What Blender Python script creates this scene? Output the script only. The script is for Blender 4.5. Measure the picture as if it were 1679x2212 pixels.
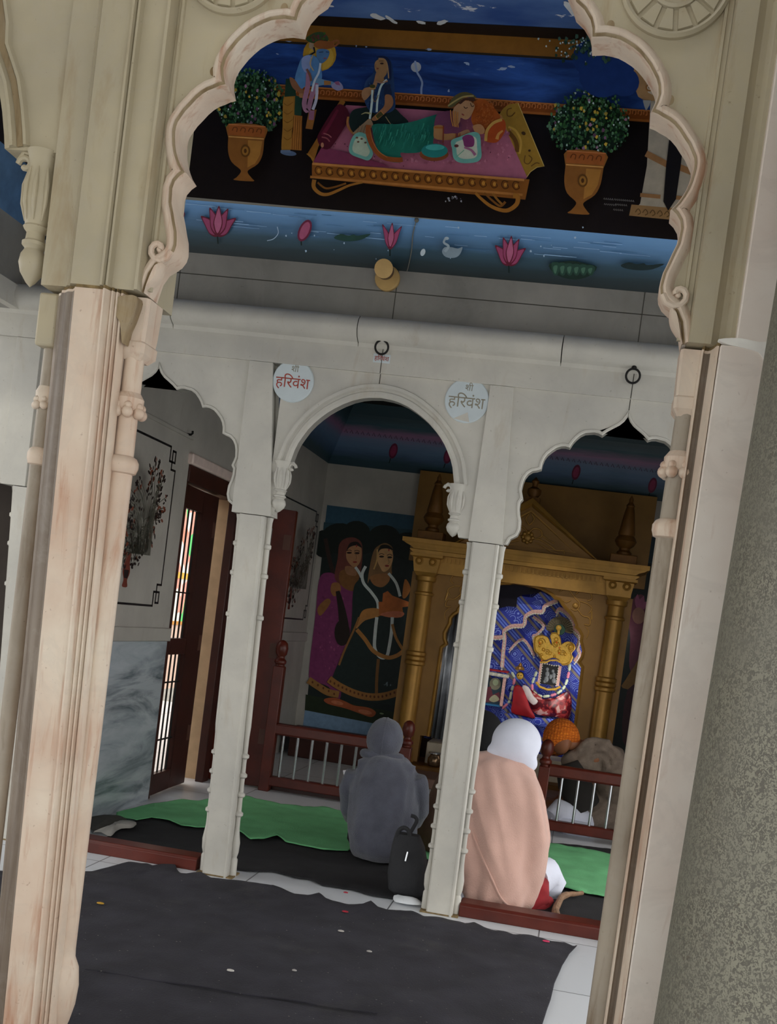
import bpy, bmesh, math, random
from mathutils import Vector, Matrix, noise
random.seed(11)
for _o in list(bpy.data.objects): bpy.data.objects.remove(_o)
S = bpy.context.scene
COL = S.collection
PI = math.pi

# ------------------------------------------------------------------ camera
FPX, YAW, PITCH, ROLL, PCX, PCY = 2361.0, .1435, -.0487, .1329, 899.7, 1453.6   # focal length and principal point for 1679x2212
CAM = Vector((0, 0, 1.15))
def _cam_rows():
    B = Matrix(((1, 0, 0), (0, 0, -1), (0, 1, 0)))
    c, s = math.cos(YAW), math.sin(YAW); Ry = Matrix(((c, 0, -s), (0, 1, 0), (s, 0, c))).transposed()
    c, s = math.cos(PITCH), math.sin(PITCH); Rp = Matrix(((1, 0, 0), (0, c, s), (0, -s, c)))
    c, s = math.cos(ROLL), math.sin(ROLL); Rr = Matrix(((c, -s, 0), (s, c, 0), (0, 0, 1)))
    return Rr @ Rp @ Ry @ B
MC = _cam_rows(); MCT = MC.transposed()
cd = bpy.data.cameras.new('camera'); cam = bpy.data.objects.new('camera', cd); COL.objects.link(cam)
cam.matrix_world = Matrix((( MC[0][0], -MC[1][0], -MC[2][0], CAM.x), (MC[0][1], -MC[1][1], -MC[2][1], CAM.y), (MC[0][2], -MC[1][2], -MC[2][2], CAM.z), (0, 0, 0, 1)))
cd.sensor_fit = 'VERTICAL'; cd.sensor_height = 36; cd.lens = FPX/2212*36
cd.shift_x = -(PCX-839.5)/2212; cd.shift_y = (PCY-1106)/2212
cd.clip_start = .05; cd.clip_end = 200
S.camera = cam

# ------------------------------------------------------------------ light: overcast sky through the open sides, added lamps at the shrine
S.view_settings.view_transform = 'Standard'; S.view_settings.look = 'None'
S.view_settings.exposure = -0.38; S.view_settings.gamma = 1.0; S.view_settings.use_curve_mapping = False
W = bpy.data.worlds.new('overcast_sky'); S.world = W; W.use_nodes = True
bg = W.node_tree.nodes['Background']; bg.inputs[0].default_value = (.99, .98, .96, 1); bg.inputs[1].default_value = 3.1

# ------------------------------------------------------------------ measuring helpers: a point of the photograph on a plane of the place
def ray(px, py): return MCT @ Vector(((px-PCX)/FPX, (py-PCY)/FPX, 1))
def PY(px, py, Y): d = ray(px, py); return CAM + d*((Y-CAM.y)/d.y)
def PZ(px, py, z=0): d = ray(px, py); return CAM + d*((z-CAM.z)/d.z)
def PX(px, py, X): d = ray(px, py); return CAM + d*((X-CAM.x)/d.x)
def PP(px, py, p0, n): d = ray(px, py); return CAM + d*((p0-CAM).dot(n)/d.dot(n))

# ------------------------------------------------------------------ colours and materials
def s2l(c): return c/12.92 if c <= .04045 else ((c+.055)/1.055)**2.4
def H(h, g=1.0):
    h = h.lstrip('#'); v = [min(.92, s2l(int(h[i:i+2], 16)/255)*g) for i in (0, 2, 4)]
    return tuple(v)
_mats = {}
def _nodes(name):
    m = bpy.data.materials.new(name); m.use_nodes = True; nt = m.node_tree
    return m, nt, nt.nodes['Principled BSDF']
def nd(nt, typ, **kw):
    n = nt.nodes.new(typ)
    for k, v in kw.items():
        if k in n.inputs.keys(): n.inputs[k].default_value = v
        else: setattr(n, k, v)
    return n
def mixc(nt, fac, a, b):
    n = nt.nodes.new('ShaderNodeMix'); n.data_type = 'RGBA'
    for sock, v in ((n.inputs[0], fac), (n.inputs[6], a), (n.inputs[7], b)):
        if hasattr(v, 'links') or isinstance(v, bpy.types.NodeSocket): nt.links.new(v, sock)
        elif isinstance(v, (int, float)): sock.default_value = v
        else: sock.default_value = (*v[:3], 1)
    return n.outputs[2]
def ramp(nt, src, p0, p1, a=0.0, b=1.0):
    n = nt.nodes.new('ShaderNodeMapRange'); n.clamp = True
    nt.links.new(src, n.inputs[0]); n.inputs[1].default_value = p0; n.inputs[2].default_value = p1
    n.inputs[3].default_value = a; n.inputs[4].default_value = b
    return n.outputs[0]
def coords(nt, scale=(1, 1, 1)):
    g = nt.nodes.new('ShaderNodeNewGeometry'); mp = nt.nodes.new('ShaderNodeMapping')
    nt.links.new(g.outputs['Position'], mp.inputs[0]); mp.inputs['Scale'].default_value = scale
    return mp.outputs[0]
def ns(nt, co, scale, detail=4, rough=.55, dist=0):
    n = nt.nodes.new('ShaderNodeTexNoise'); nt.links.new(co, n.inputs['Vector'])
    n.inputs['Scale'].default_value = scale; n.inputs['Detail'].default_value = detail
    n.inputs['Roughness'].default_value = rough; n.inputs['Distortion'].default_value = dist
    return n.outputs[0]
def bump(nt, b, h, strength, dist=.01):
    n = nt.nodes.new('ShaderNodeBump'); n.inputs['Strength'].default_value = strength; n.inputs['Distance'].default_value = dist
    nt.links.new(h, n.inputs['Height']); nt.links.new(n.outputs[0], b.inputs['Normal'])
def plain(name, col, rough=.6, metal=0, var=.12, vs=14, bmp=0, bs=60, sheen=0, spec=.4):
    if name in _mats: return _mats[name]
    m, nt, b = _nodes(name); co = coords(nt)
    n = ns(nt, co, vs, 4)
    dark = tuple(c*(1-var) for c in col); lite = tuple(min(.95, c*(1+var)) for c in col)
    nt.links.new(mixc(nt, ramp(nt, n, .3, .7), dark, lite), b.inputs['Base Color'])
    b.inputs['Roughness'].default_value = rough; b.inputs['Metallic'].default_value = metal
    b.inputs['Specular IOR Level'].default_value = spec
    if sheen: b.inputs['Sheen Weight'].default_value = sheen
    if bmp: bump(nt, b, ns(nt, co, bs, 3), bmp)
    _mats[name] = m; return m
def marble(name, base, tint, stain, vein=(.42, .39, .35), s_amt=.5, s_lo=.56, rough=.42, vein_amt=.12, streak=(1, 1, .25), scale=6):
    m, nt, b = _nodes(name); co = coords(nt); cs = coords(nt, streak)
    c = mixc(nt, ramp(nt, ns(nt, co, scale*.6, 5), .35, .68), base, tint)
    v = ns(nt, co, scale*.9, 8, .6, 1.2)
    vv = nd(nt, 'ShaderNodeMath', operation='SUBTRACT'); nt.links.new(v, vv.inputs[0]); vv.inputs[1].default_value = .5
    va = nd(nt, 'ShaderNodeMath', operation='ABSOLUTE'); nt.links.new(vv.outputs[0], va.inputs[0])
    c = mixc(nt, ramp(nt, va.outputs[0], 0, .06, vein_amt, 0), c, vein)
    st = ns(nt, cs, scale*2.2, 6, .6, .4)
    c = mixc(nt, ramp(nt, st, s_lo, s_lo+.2, 0, s_amt), c, stain)
    sp = ns(nt, co, 90, 2)
    c = mixc(nt, ramp(nt, sp, .70, .78, 0, .35), c, tuple(x*.45 for x in stain))
    nt.links.new(c, b.inputs['Base Color']); b.inputs['Roughness'].default_value = rough
    b.inputs['Specular IOR Level'].default_value = .35
    bump(nt, b, ns(nt, co, 40, 6), .12, .004)
    _mats[name] = m; return m
MAR_PIER = marble('cream_pink_marble', H('ddcfbd'), H('cbb09b'), H('a8683f'), s_amt=.75, s_lo=.53, streak=(2.2, 2.2, .22))
MAR_ARCH = marble('ivory_marble', H('b9ae93'), H('a89f89'), H('8a6b3c'), s_amt=.5, s_lo=.56)
MAR_DIRT = marble('dirty_ivory_marble', H('a3906f'), H('8f7d60'), H('6b5433'), s_amt=.7, s_lo=.45, streak=(2, 2, .3))
MAR_BAND = marble('shaded_grimed_marble', H('85786a'), H('6f6153'), H('544232'), s_amt=.7, s_lo=.48, streak=(3, 3, .2))  # dirt and the shade of the recessed mouldings in one brown
MAR_WHITE = marble('clean_lit_white_marble', H('e9e1d8'), H('dccdc2'), H('b08a70'), s_amt=.45, s_lo=.62, streak=(2, 2, .5))
MAR_SHADE_GRIME = marble('shaded_grimy_marble', H('a79c8c'), H('8f8475'), H('6b5740'), s_amt=.7, s_lo=.5, streak=(2, 2, .3))  # grime plus shade on the slim shafts, both mixed into the colour
MAR_GREY = marble('grey_white_marble', H('cbc8be'), H('b5b3ac'), H('9c8766'), s_amt=.4, s_lo=.60, vein_amt=.1)
MAR_WALL = marble('plain_wall_marble', H('a09d96'), H('84827d'), H('7d7a72'), s_amt=.4, s_lo=.56, scale=4)  # darkened so the colour carries the weaker light high on the wall
MAR_STAIN = plain('brown_grout', H('7d6a48'), .9, var=.4, vs=60)
def dado_marble():
    m, nt, b = _nodes('veined_blue_grey_marble'); g = nt.nodes.new('ShaderNodeNewGeometry'); mp = nt.nodes.new('ShaderNodeMapping'); nt.links.new(g.outputs['Position'], mp.inputs[0])
    mp.inputs['Rotation'].default_value = (math.radians(40), 0, 0); mp.inputs['Scale'].default_value = (1, .5, 2.6)
    n = ns(nt, mp.outputs[0], 3.2, 9, .6, 1.2); n2 = ns(nt, mp.outputs[0], 1.4, 6, .55, .6)
    c = mixc(nt, ramp(nt, n2, .38, .62), H('5a676d'), H('a9b3ba')); c = mixc(nt, ramp(nt, n, .42, .62, 0, .75), c, H('c3cad0')); c = mixc(nt, ramp(nt, n, .30, .42, .6, 0), c, H('38434a'))
    nt.links.new(c, b.inputs['Base Color']); b.inputs['Roughness'].default_value = .22; return m
MAR_DADO = dado_marble()
GROUT = plain('dark_joint', H('4a4842'), .9)
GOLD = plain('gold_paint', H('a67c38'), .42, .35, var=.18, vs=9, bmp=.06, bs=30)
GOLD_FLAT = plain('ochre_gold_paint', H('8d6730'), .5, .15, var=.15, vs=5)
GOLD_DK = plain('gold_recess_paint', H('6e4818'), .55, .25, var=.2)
WOOD = plain('red_brown_wood', H('551f14'), .38, var=.25, vs=8, bmp=.05)
WOOD_DK = plain('dark_stained_wood', H('3a1a12'), .45, var=.25, vs=8)
STEEL = plain('brushed_steel', H('c8ccd0'), .25, .9, var=.05)
IRON = plain('black_iron', H('1d1c1b'), .6, .4)
CREAMW = plain('cream_painted_wall', H('c8a985'), .8, var=.1)
def paint(hexc, g): return plain('paint_%s_%03d' % (hexc, int(g*100)), H(hexc, g), .5, var=.10, vs=30, spec=.25)

# ------------------------------------------------------------------ mesh helpers
class MB:
    def __init__(s): s.v = []; s.f = []; s.m = []; s.mats = []
    def slot(s, mat):
        if mat is None: return 0
        if mat not in s.mats: s.mats.append(mat)
        return s.mats.index(mat)
    def add(s, vs, fs, mat=None):
        b = len(s.v); s.v += [Vector(p) for p in vs]; k = s.slot(mat)
        s.f += [tuple(i+b for i in q) for q in fs]; s.m += [k]*len(fs); return s
    def box(s, x0, x1, y0, y1, z0, z1, mat=None):
        vs = [(x, y, z) for z in (z0, z1) for y in (y0, y1) for x in (x0, x1)]
        return s.add(vs, [(0, 2, 3, 1), (4, 5, 7, 6), (0, 1, 5, 4), (2, 6, 7, 3), (0, 4, 6, 2), (1, 3, 7, 5)], mat)
    def loft(s, rings, cap=True, mat=None, closed=True):
        n = len(rings[0]); vs = [p for r in rings for p in r]; fs = []
        for i in range(len(rings)-1):
            for j in range(n if closed else n-1):
                k = (j+1) % n; fs.append((i*n+j, i*n+k, (i+1)*n+k, (i+1)*n+j))
        if cap: fs += [tuple(range(n))[::-1], tuple(range((len(rings)-1)*n, len(rings)*n))]
        return s.add(vs, fs, mat)
    def prism(s, poly, y0, y1, mat=None, fn=None):          # polygon in XZ pushed along Y (or any mapping fn(a, b, t))
        fn = fn or (lambda a, b, t: (a, t, b))
        return s.loft([[fn(a, b, y0) for a, b in poly], [fn(a, b, y1) for a, b in poly]], True, mat)
    def tube(s, path, r, n=10, mat=None, cap=True, flat=1.0):
        path = [Vector(p) for p in path]; N = len(path); rr = r if hasattr(r, '__len__') else [r]*N; rings = []
        up = None
        for i, p in enumerate(path):
            t = (path[min(i+1, N-1)]-path[max(i-1, 0)]).normalized()
            if up is None:
                up = Vector((0, 0, 1)) if abs(t.z) < .9 else Vector((0, 1, 0))
            a = (up-t*up.dot(t)).normalized(); b = t.cross(a); up = a
            rings.append([p+(a*math.cos(q)*flat+b*math.sin(q))*rr[i] for q in (2*PI*k/n for k in range(n))])
        return s.loft(rings, cap, mat)
    def lathe(s, prof, c, n=20, mat=None, sx=1, sy=1, axis='Z', a0=0):
        rings = []
        for r, z in prof:
            ring = []
            for k in range(n):
                q = a0+2*PI*k/n; u, w = r*math.cos(q)*sx, r*math.sin(q)*sy
                if axis == 'Z': ring.append((c[0]+u, c[1]+w, c[2]+z))
                elif axis == 'Y': ring.append((c[0]+u, c[1]+z, c[2]+w))
                else: ring.append((c[0]+z, c[1]+u, c[2]+w))
            rings.append(ring)
        return s.loft(rings, True, mat)
    def ball(s, c, r, n=12, mat=None, sc=(1, 1, 1), rot=None):
        rings = []; m = max(6, n//2+2)
        for i in range(m+1):
            a = PI*i/m; rr = max(.02, math.sin(a))
            ring = []
            for k in range(n):
                q = 2*PI*k/n; p = Vector((rr*math.cos(q)*sc[0], rr*math.sin(q)*sc[1], -math.cos(a)*sc[2]))*r
                if rot: p = rot @ p
                ring.append(Vector(c)+p)
            rings.append(ring)
        return s.loft(rings, True, mat)
    def sweep(s, path, prof, Y, mat=None, closed=False, y=1):  # moulding: profile (offset to the left of the path, depth) along an XZ path
        N = len(path); rings = []
        for i in range(N):
            p = Vector(path[i]); a = Vector(path[(i-1) % N] if (closed or i) else path[i]); b = Vector(path[(i+1) % N] if (closed or i < N-1) else path[i])
            t1 = (p-a).normalized() if (p-a).length > 1e-9 else (b-p).normalized()
            t2 = (b-p).normalized() if (b-p).length > 1e-9 else t1
            n1 = Vector((-t1.y, t1.x)); n2 = Vector((-t2.y, t2.x)); n = n1+n2
            n = n/max(.75, n.length_squared/2) if n.length > 1e-6 else n1
            rings.append([(p.x+n.x*o, Y+d, p.y+n.y*o) for o, d in prof])
        if closed: rings.append(rings[0])
        return s.loft(rings, not closed, mat)
    def warp(s, fn): s.v = [Vector(fn(p)) for p in s.v]; return s
_world = {}
def wloc(o): return _world.get(o.name, Vector((0, 0, 0)))
def obj(name, mb, mat=None, parent=None, smooth=35, bevel=0, sub=0, kind=None, label=None, loc=None):
    mats = mb.mats or [mat]
    me = bpy.data.meshes.new(name)
    if parent is not None: base = wloc(parent)
    elif loc is not None: base = Vector(loc)
    else:
        xs = [p.x for p in mb.v]; ys = [p.y for p in mb.v]; zs = [p.z for p in mb.v]
        base = Vector(((min(xs)+max(xs))/2, (min(ys)+max(ys))/2, min(zs)))
    me.from_pydata([p-base for p in mb.v], [], mb.f)
    for m in mats: me.materials.append(m)
    if len(mats) > 1: me.polygons.foreach_set('material_index', mb.m)
    bm = bmesh.new(); bm.from_mesh(me); bmesh.ops.remove_doubles(bm, verts=bm.verts, dist=1e-5) if not getattr(mb, 'keep', False) else None
    if not getattr(mb, 'keep', False): bmesh.ops.recalc_face_normals(bm, faces=bm.faces)
    bm.to_mesh(me); bm.free(); me.update()
    if smooth:
        me.polygons.foreach_set('use_smooth', [True]*len(me.polygons)); me.set_sharp_from_angle(angle=math.radians(smooth))
    o = bpy.data.objects.new(name, me); COL.objects.link(o)
    if parent is not None: o.parent = parent
    else: o.location = base
    _world[o.name] = base
    if bevel:
        b = o.modifiers.new('bevel', 'BEVEL'); b.width = bevel; b.segments = 2; b.limit_method = 'ANGLE'; b.angle_limit = math.radians(40); b.harden_normals = False
    if sub:
        b = o.modifiers.new('subdivision', 'SUBSURF'); b.levels = sub; b.render_levels = sub
    if kind: o['kind'] = kind
    if label: o['label'] = label
    return o
def tag(o, label, cat, group=None, kind=None):
    o['label'] = label; o['category'] = cat
    if group: o['group'] = group
    if kind: o['kind'] = kind
    return o
def thing(name, label, cat, loc, group=None):
    o = bpy.data.objects.new(name, None); COL.objects.link(o); o.location = loc; o.empty_display_size = .05
    _world[o.name] = Vector(loc)
    return tag(o, label, cat, group)
def dup(root, delta, label=None, group=None):
    r = root.copy(); COL.objects.link(r); r.location = root.location+Vector(delta); _world[r.name] = wloc(root)+Vector(delta)
    if label: r['label'] = label
    if group: r['group'] = group
    for ch in list(root.children):
        c = ch.copy(); COL.objects.link(c); c.parent = r
        for g in list(ch.children):
            d = g.copy(); COL.objects.link(d); d.parent = c
    return r
def struct(name, mb, mat, **kw): return obj(name, mb, mat, kind='structure', **kw)
def bake(o, *mods):                                  # apply modifiers of one mesh object to its own mesh
    for typ, kw in mods:
        m = o.modifiers.new(typ.lower(), typ)
        for k, v in kw.items(): setattr(m, k, v)
    dg = bpy.context.evaluated_depsgraph_get(); me = bpy.data.meshes.new_from_object(o.evaluated_get(dg))
    old = o.data; mats = list(old.materials); o.modifiers.clear(); o.data = me
    me.materials.clear()
    for m in mats: me.materials.append(m)
    me.name = o.name; me.polygons.foreach_set('use_smooth', [True]*len(me.polygons))
    return o
def cat(pts, n=6, closed=True):                       # Catmull-Rom smoothing of 2-D or 3-D points
    P = [Vector(p) for p in pts]; N = len(P); out = []
    for i in range(N if closed else N-1):
        a, b, c, d = (P[(i+k-1) % N] if closed else P[max(0, min(N-1, i+k-1))] for k in range(4))
        for j in range(n):
            t = j/n; out.append(.5*((2*b)+(c-a)*t+(2*a-5*b+4*c-d)*t*t+(3*b-a-3*c+d)*t**3))
    if not closed: out.append(P[-1])
    return [tuple(p) for p in out]
class Paint:                                          # thin coats of paint laid one over the other on a flat wall
    def __init__(s, surf, nrm, g, T=None): s.surf = surf; s.n = Vector(nrm); s.g = g; s.T = T or (lambda x, y: (x, y)); s.mb = MB(); s.mb.keep = True; s.k = 0
    def P(s, x, y): return s.surf(*s.T(x, y))+s.n*(.00025*s.k)
    def mat(s, c): return paint(c, s.g) if isinstance(c, str) else c
    def poly(s, pts, c, smooth=0):
        s.k += 1
        if smooth: pts = cat(pts, smooth)
        s.mb.add([s.P(x, y) for x, y in pts], [tuple(range(len(pts)))], s.mat(c)); return s
    def blob(s, x, y, rx, ry, c, rot=0, n=18):
        q = math.radians(rot); return s.poly([(x+rx*math.cos(a)*math.cos(q)-ry*math.sin(a)*math.sin(q), y+rx*math.cos(a)*math.sin(q)+ry*math.sin(a)*math.cos(q)) for a in (2*PI*k/n for k in range(n))], c)
    def line(s, pts, w, c, smooth=5):
        s.k += 1
        if smooth and len(pts) > 2: pts = cat(pts, smooth, False)
        P = [Vector(p) for p in pts]; N = len(P); ws = w if hasattr(w, '__len__') else (w, w); L = []
        for i, p in enumerate(P):
            t = (P[min(i+1, N-1)]-P[max(i-1, 0)]).normalized(); n = Vector((-t.y, t.x)); h = (ws[0]+(ws[1]-ws[0])*i/(N-1))/2
            L += [s.P(*(p+n*h)), s.P(*(p-n*h))]
        s.mb.add(L, [(2*i, 2*i+1, 2*i+3, 2*i+2) for i in range(N-1)], s.mat(c)); return s
    def dabs(s, n, fn, cols, r0, r1):
        s.k += 1; vs = []; per = {}
        for i in range(n):
            x, y = fn(); r = random.uniform(r0, r1); a = random.random()*6.3; c = random.choice(cols)
            q = [s.P(x+r*math.cos(a+k)*(1 if k < 3 else .4), y+r*math.sin(a+k)) for k in (0, 1.3, 2.4, 3.6, 4.9)]
            s.mb.add(q, [(0, 1, 2, 3, 4)], s.mat(c))
            if i % 8 == 7: s.k += 1
        return s
    def build(s, name, parent=None, **kw): return obj(name, s.mb, None, parent, smooth=0, **kw)
# ================================================================== the setting
YA, YB = 2.30, 4.27                                   # front faces of the near and far arcades
def tile_floor():
    m, nt, b = _nodes('white_marble_tiles'); co = coords(nt)
    br = nt.nodes.new('ShaderNodeTexBrick'); nt.links.new(co, br.inputs['Vector']); br.offset = 0
    br.inputs['Scale'].default_value = 1; br.inputs['Brick Width'].default_value = .6; br.inputs['Row Height'].default_value = .6; br.inputs['Mortar Size'].default_value = .003
    br.inputs['Color1'].default_value = (*H('dfe2e6'), 1); br.inputs['Color2'].default_value = (*H('d4d8dd'), 1); br.inputs['Mortar'].default_value = (*H('77797c'), 1)
    c = mixc(nt, ramp(nt, ns(nt, co, 5, 6, .6, .6), .55, .75, 0, .35), br.outputs[0], H('b0aca4'))
    nt.links.new(c, b.inputs['Base Color']); b.inputs['Roughness'].default_value = .3; return m
FLOOR = tile_floor()
struct('floor_court', MB().box(-40, 40, -40, 40, -.4, -.31), plain('grey_court_paving', H('8b887f'), .9, vs=2), smooth=0)
struct('floor', MB().box(-5, 5, -4, 10.5, -.3, 0), FLOOR, smooth=0)
PLASTER = plain('old_plaster', H('a39f94'), .85, var=.12, vs=4)
# painted hall ceiling: cloud blue with flaked white patches, dark strip and ochre beam along the mural
def cloud_ceiling():
    m, nt, b = _nodes('flaking_blue_ceiling_paint'); co = coords(nt); cs = coords(nt, (1, 2.2, 1))
    c = mixc(nt, ramp(nt, ns(nt, cs, 2.2, 6), .4, .7), H('2b4f8e'), H('5d7fb4'))
    fl = ns(nt, cs, 5.5, 8, .65, .3)
    c = mixc(nt, ramp(nt, fl, .62, .64), c, H('d9dde4'))
    nt.links.new(c, b.inputs['Base Color']); b.inputs['Roughness'].default_value = .7; return m
CEIL = cloud_ceiling()
ZC = 3.385
struct('ceiling', MB().box(-2.9, 1.35, 1.9, 4.6, ZC, ZC+.15), CEIL, smooth=0)
struct('ceiling_light_block', MB().box(-6, 1.2, -4, 1.95, 2.72, 2.9), PLASTER, smooth=0)  # unseen roof, added and lowered to dim the near arches
# wall over the far arcade
zb = PY(900, 588, 4.33).z; zt = PY(900, 471, 4.22).z
mb = MB().box(-2.9, 2.0, 4.33, 4.47, 2.20, 2.425, MAR_WALL).box(-2.9, 2.0, 4.333, 4.47, 2.425, 2.429, GROUT).box(-2.9, 2.0, 4.33, 4.47, 2.429, zb, MAR_WALL)
mb.box(-2.9, 2.0, 4.22, 4.47, zt, ZC, PLASTER)
mb.loft([[(x, 4.33, zb), (x, 4.22, zt), (x, 4.47, zt), (x, 4.47, zb)] for x in (-2.9, 2.0)], True, PLASTER)
for x in (-1.815, -.91, .06, .98): mb.box(x-.0015, x+.0015, 4.3285, 4.34, 2.2, zb, GROUT)
struct('wall_front', mb, None, smooth=0)
struct('wall_light_block', MB().box(1.2, 1.35, 2.40, 4.22, 2.25, ZC), PLASTER, smooth=0)  # unseen upper wall added to keep light off the mural and strip
# half round stone moulding (cornice) in lengths, with open joints
mb = MB(); prof = [(4.33, 2.305), (4.27, 2.305), (4.245, 2.298), (4.222, 2.280), (4.212, 2.255), (4.215, 2.236), (4.228, 2.216), (4.246, 2.206), (4.262, 2.200), (4.27, 2.185), (4.33, 2.185)]
xs = [-2.9, -1.79, -1.02, -.22, .66, 2.0]
for a, b_ in zip(xs, xs[1:]): mb.loft([[(x, y, z) for y, z in prof] for x in (a+.002, b_-.002)], True, MAR_GREY)
struct('trim_1', mb, None)
# left return of the hall: the same courses turn the corner towards the court
mb = MB().box(-2.66, -2.5, 1.95, 4.33, 2.2, 2.55, MAR_WALL).box(-2.66, -2.46, 1.95, 4.33, 2.76, ZC, plain('dark_painted_wall', H('241a1c'), .7))
mb.loft([[(-2.5, y, 2.55), (-2.455, y, 2.76), (-2.66, y, 2.76), (-2.66, y, 2.55)] for y in (1.95, 4.33)], True, plain('pond_blue_paint', H('5d80a6'), .6, var=.2))
mb.box(-2.5, -2.46, 1.95, 4.3, 2.2, 2.29, MAR_GREY)
struct('wall_left_hall', mb, None, smooth=0)
# inner room
LW = -2.15
DOOR0, DOOR1, DOORH = 5.55, 6.42, 1.80
WALLW = marble('dull_white_marble', H('bdb9b1'), H('aaa69f'), H('857c70'), s_amt=.3, s_lo=.6, vein_amt=.12)
mb = MB()
for y0, y1 in ((4.40, DOOR0), (DOOR1, 8.5)):
    mb.box(-2.32, LW, y0, y1, 0, .86, MAR_DADO if y0 < 5 else WALLW).box(-2.32, LW, y0, y1, .86, 2.9, WALLW)
mb.box(-2.32, LW, DOOR0, DOOR1, 1.86, 2.9, WALLW)
struct('wall_left', mb, None, smooth=0)
struct('baseboard_left', MB().box(LW, LW+.018, 4.42, DOOR0, .86, .93).box(LW, LW+.018, DOOR1+.06, 8.48, .86, .93).box(LW, LW+.012, 4.42, DOOR0, 1.925, 1.945), WALLW, bevel=.005)
struct('trim_2', MB().box(LW-.02, LW+.03, DOOR0-.02, DOOR1+.06, 1.80, 1.86), plain('pink_white_marble', H('e2cdc4'), .4), bevel=.01)
struct('wall_back', MB().box(-2.32, 1.4, 8.5, 8.65, 0, 2.9), WALLW, smooth=0)
struct('wall_right', MB().box(1.15, 1.3, 6.1, 8.5, 0, 2.9).box(1.15, 1.3, 4.47, 6.1, 2.0, 2.9), WALLW, smooth=0)
ROOMC = plain('near_black_ceiling', H('1b1a1a'), .9)  # one near-black colour for the whole room ceiling
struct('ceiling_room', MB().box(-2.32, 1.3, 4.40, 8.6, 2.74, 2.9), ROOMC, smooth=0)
# threshold court outside the side door
def lattice():
    m, nt, b = _nodes('painted_garden_blocks'); co = coords(nt, (1, 1, .55))
    v = nt.nodes.new('ShaderNodeTexVoronoi'); nt.links.new(co, v.inputs['Vector']); v.inputs['Scale'].default_value = 9
    r = nt.nodes.new('ShaderNodeValToRGB'); r.color_ramp.interpolation = 'CONSTANT'
    e = r.color_ramp.elements; e[0].position = 0; e[0].color = (*H('e79a86'), 1); e[1].position = .42; e[1].color = (*H('e9e4da'), 1)
    for p, c in ((.62, '57c86a'), (.72, 'd98a70'), (.86, '3fae58')):
        k = e.new(p); k.color = (*H(c), 1)
    nt.links.new(v.outputs['Color'], r.inputs[0]); nt.links.new(r.outputs[0], b.inputs['Base Color']); b.inputs['Roughness'].default_value = .7; return m
mb = MB().box(-4.6, -4.5, 4, 16, .75, 2.6, lattice()).box(-4.6, -4.49, 4, 16, 1.25, 1.32, plain('yellow_band', H('d9ab2e'), .6)).box(-4.6, -4.5, 4, 16, 0, .75, plain('pale_low_wall', H('d8b9a6'), .8)).box(-4.62, -4.485, 4, 16, .73, .77, plain('orange_band', H('c98a3a'), .7))
struct('wall_added_aisle_shade', MB().box(-3.4, -2.33, 4.75, 4.85, 0, 2.9).box(-3.5, -3.4, 4.36, 4.75, 0, 2.9), plain('shaded_aisle_plaster', H('3d3631'), .9), smooth=0)  # wall put in and coloured dark so the aisle opening reads as shade
struct('wall_outside', mb, None, smooth=0)
struct('trim_3', MB().box(-2.33, -2.172, DOOR1-.02, DOOR1+.005, 0, DOORH), CREAMW, smooth=0)

# ================================================================== near arcade (cream marble): piers, cusped arch
def lean(p, k=.006, z0=1.1): return (p.x+(k if p.x > -.4 else -k)*(p.z-z0), p.y, p.z)
def colonnette(cx, cy, zb_, zt_, r, balls=1.52, torus=1.405, balls_n=7):
    mb = MB()
    prof = [(r*1.35, zb_), (r*1.35, zb_+.10), (r*.95, zb_+.115), (r*1.15, zb_+.13), (r*1.5, zb_+.17), (r*1.62, zb_+.215), (r*1.45, zb_+.255), (r*1.05, zb_+.28), (r*1.0, zb_+.30), (r, zb_+.32), (r, torus-.02)]
    mb.lathe(prof+[(r*.92, torus), (r*.85, zt_)], (cx, cy, 0), 20)
    ring = MB().lathe([(r*.9, torus-.022), (r*1.25, torus-.018), (r*1.42, torus-.006), (r*1.42, torus+.006), (r*1.2, torus+.016), (r*.9, torus+.02)], (cx, cy, 0), 20)
    bl = MB()
    for k in range(balls_n):
        a = 2*PI*k/balls_n-.3; q = (cx+r*1.15*math.cos(a), cy+r*1.15*math.sin(a), balls)
        bl.ball(q, r*.50, 12); bl.ball((q[0], q[1], balls+.014), r*.36, 8)
    bl.lathe([(r*.9, balls), (r*1.22, balls+.012), (r*1.25, balls+.032), (r*.9, balls+.045)], (cx, cy, 0), 18)
    return mb, ring, bl
JZ = 1.771                                            # joint between the piers and the arch stones
PXC, PXU, PXR = -1.1335, -1.161, .236                 # centre lines: left pier below and above the joint, right pier
def lean2(p): return (p.x-.020*(p.z-1.0), p.y, p.z)
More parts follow.
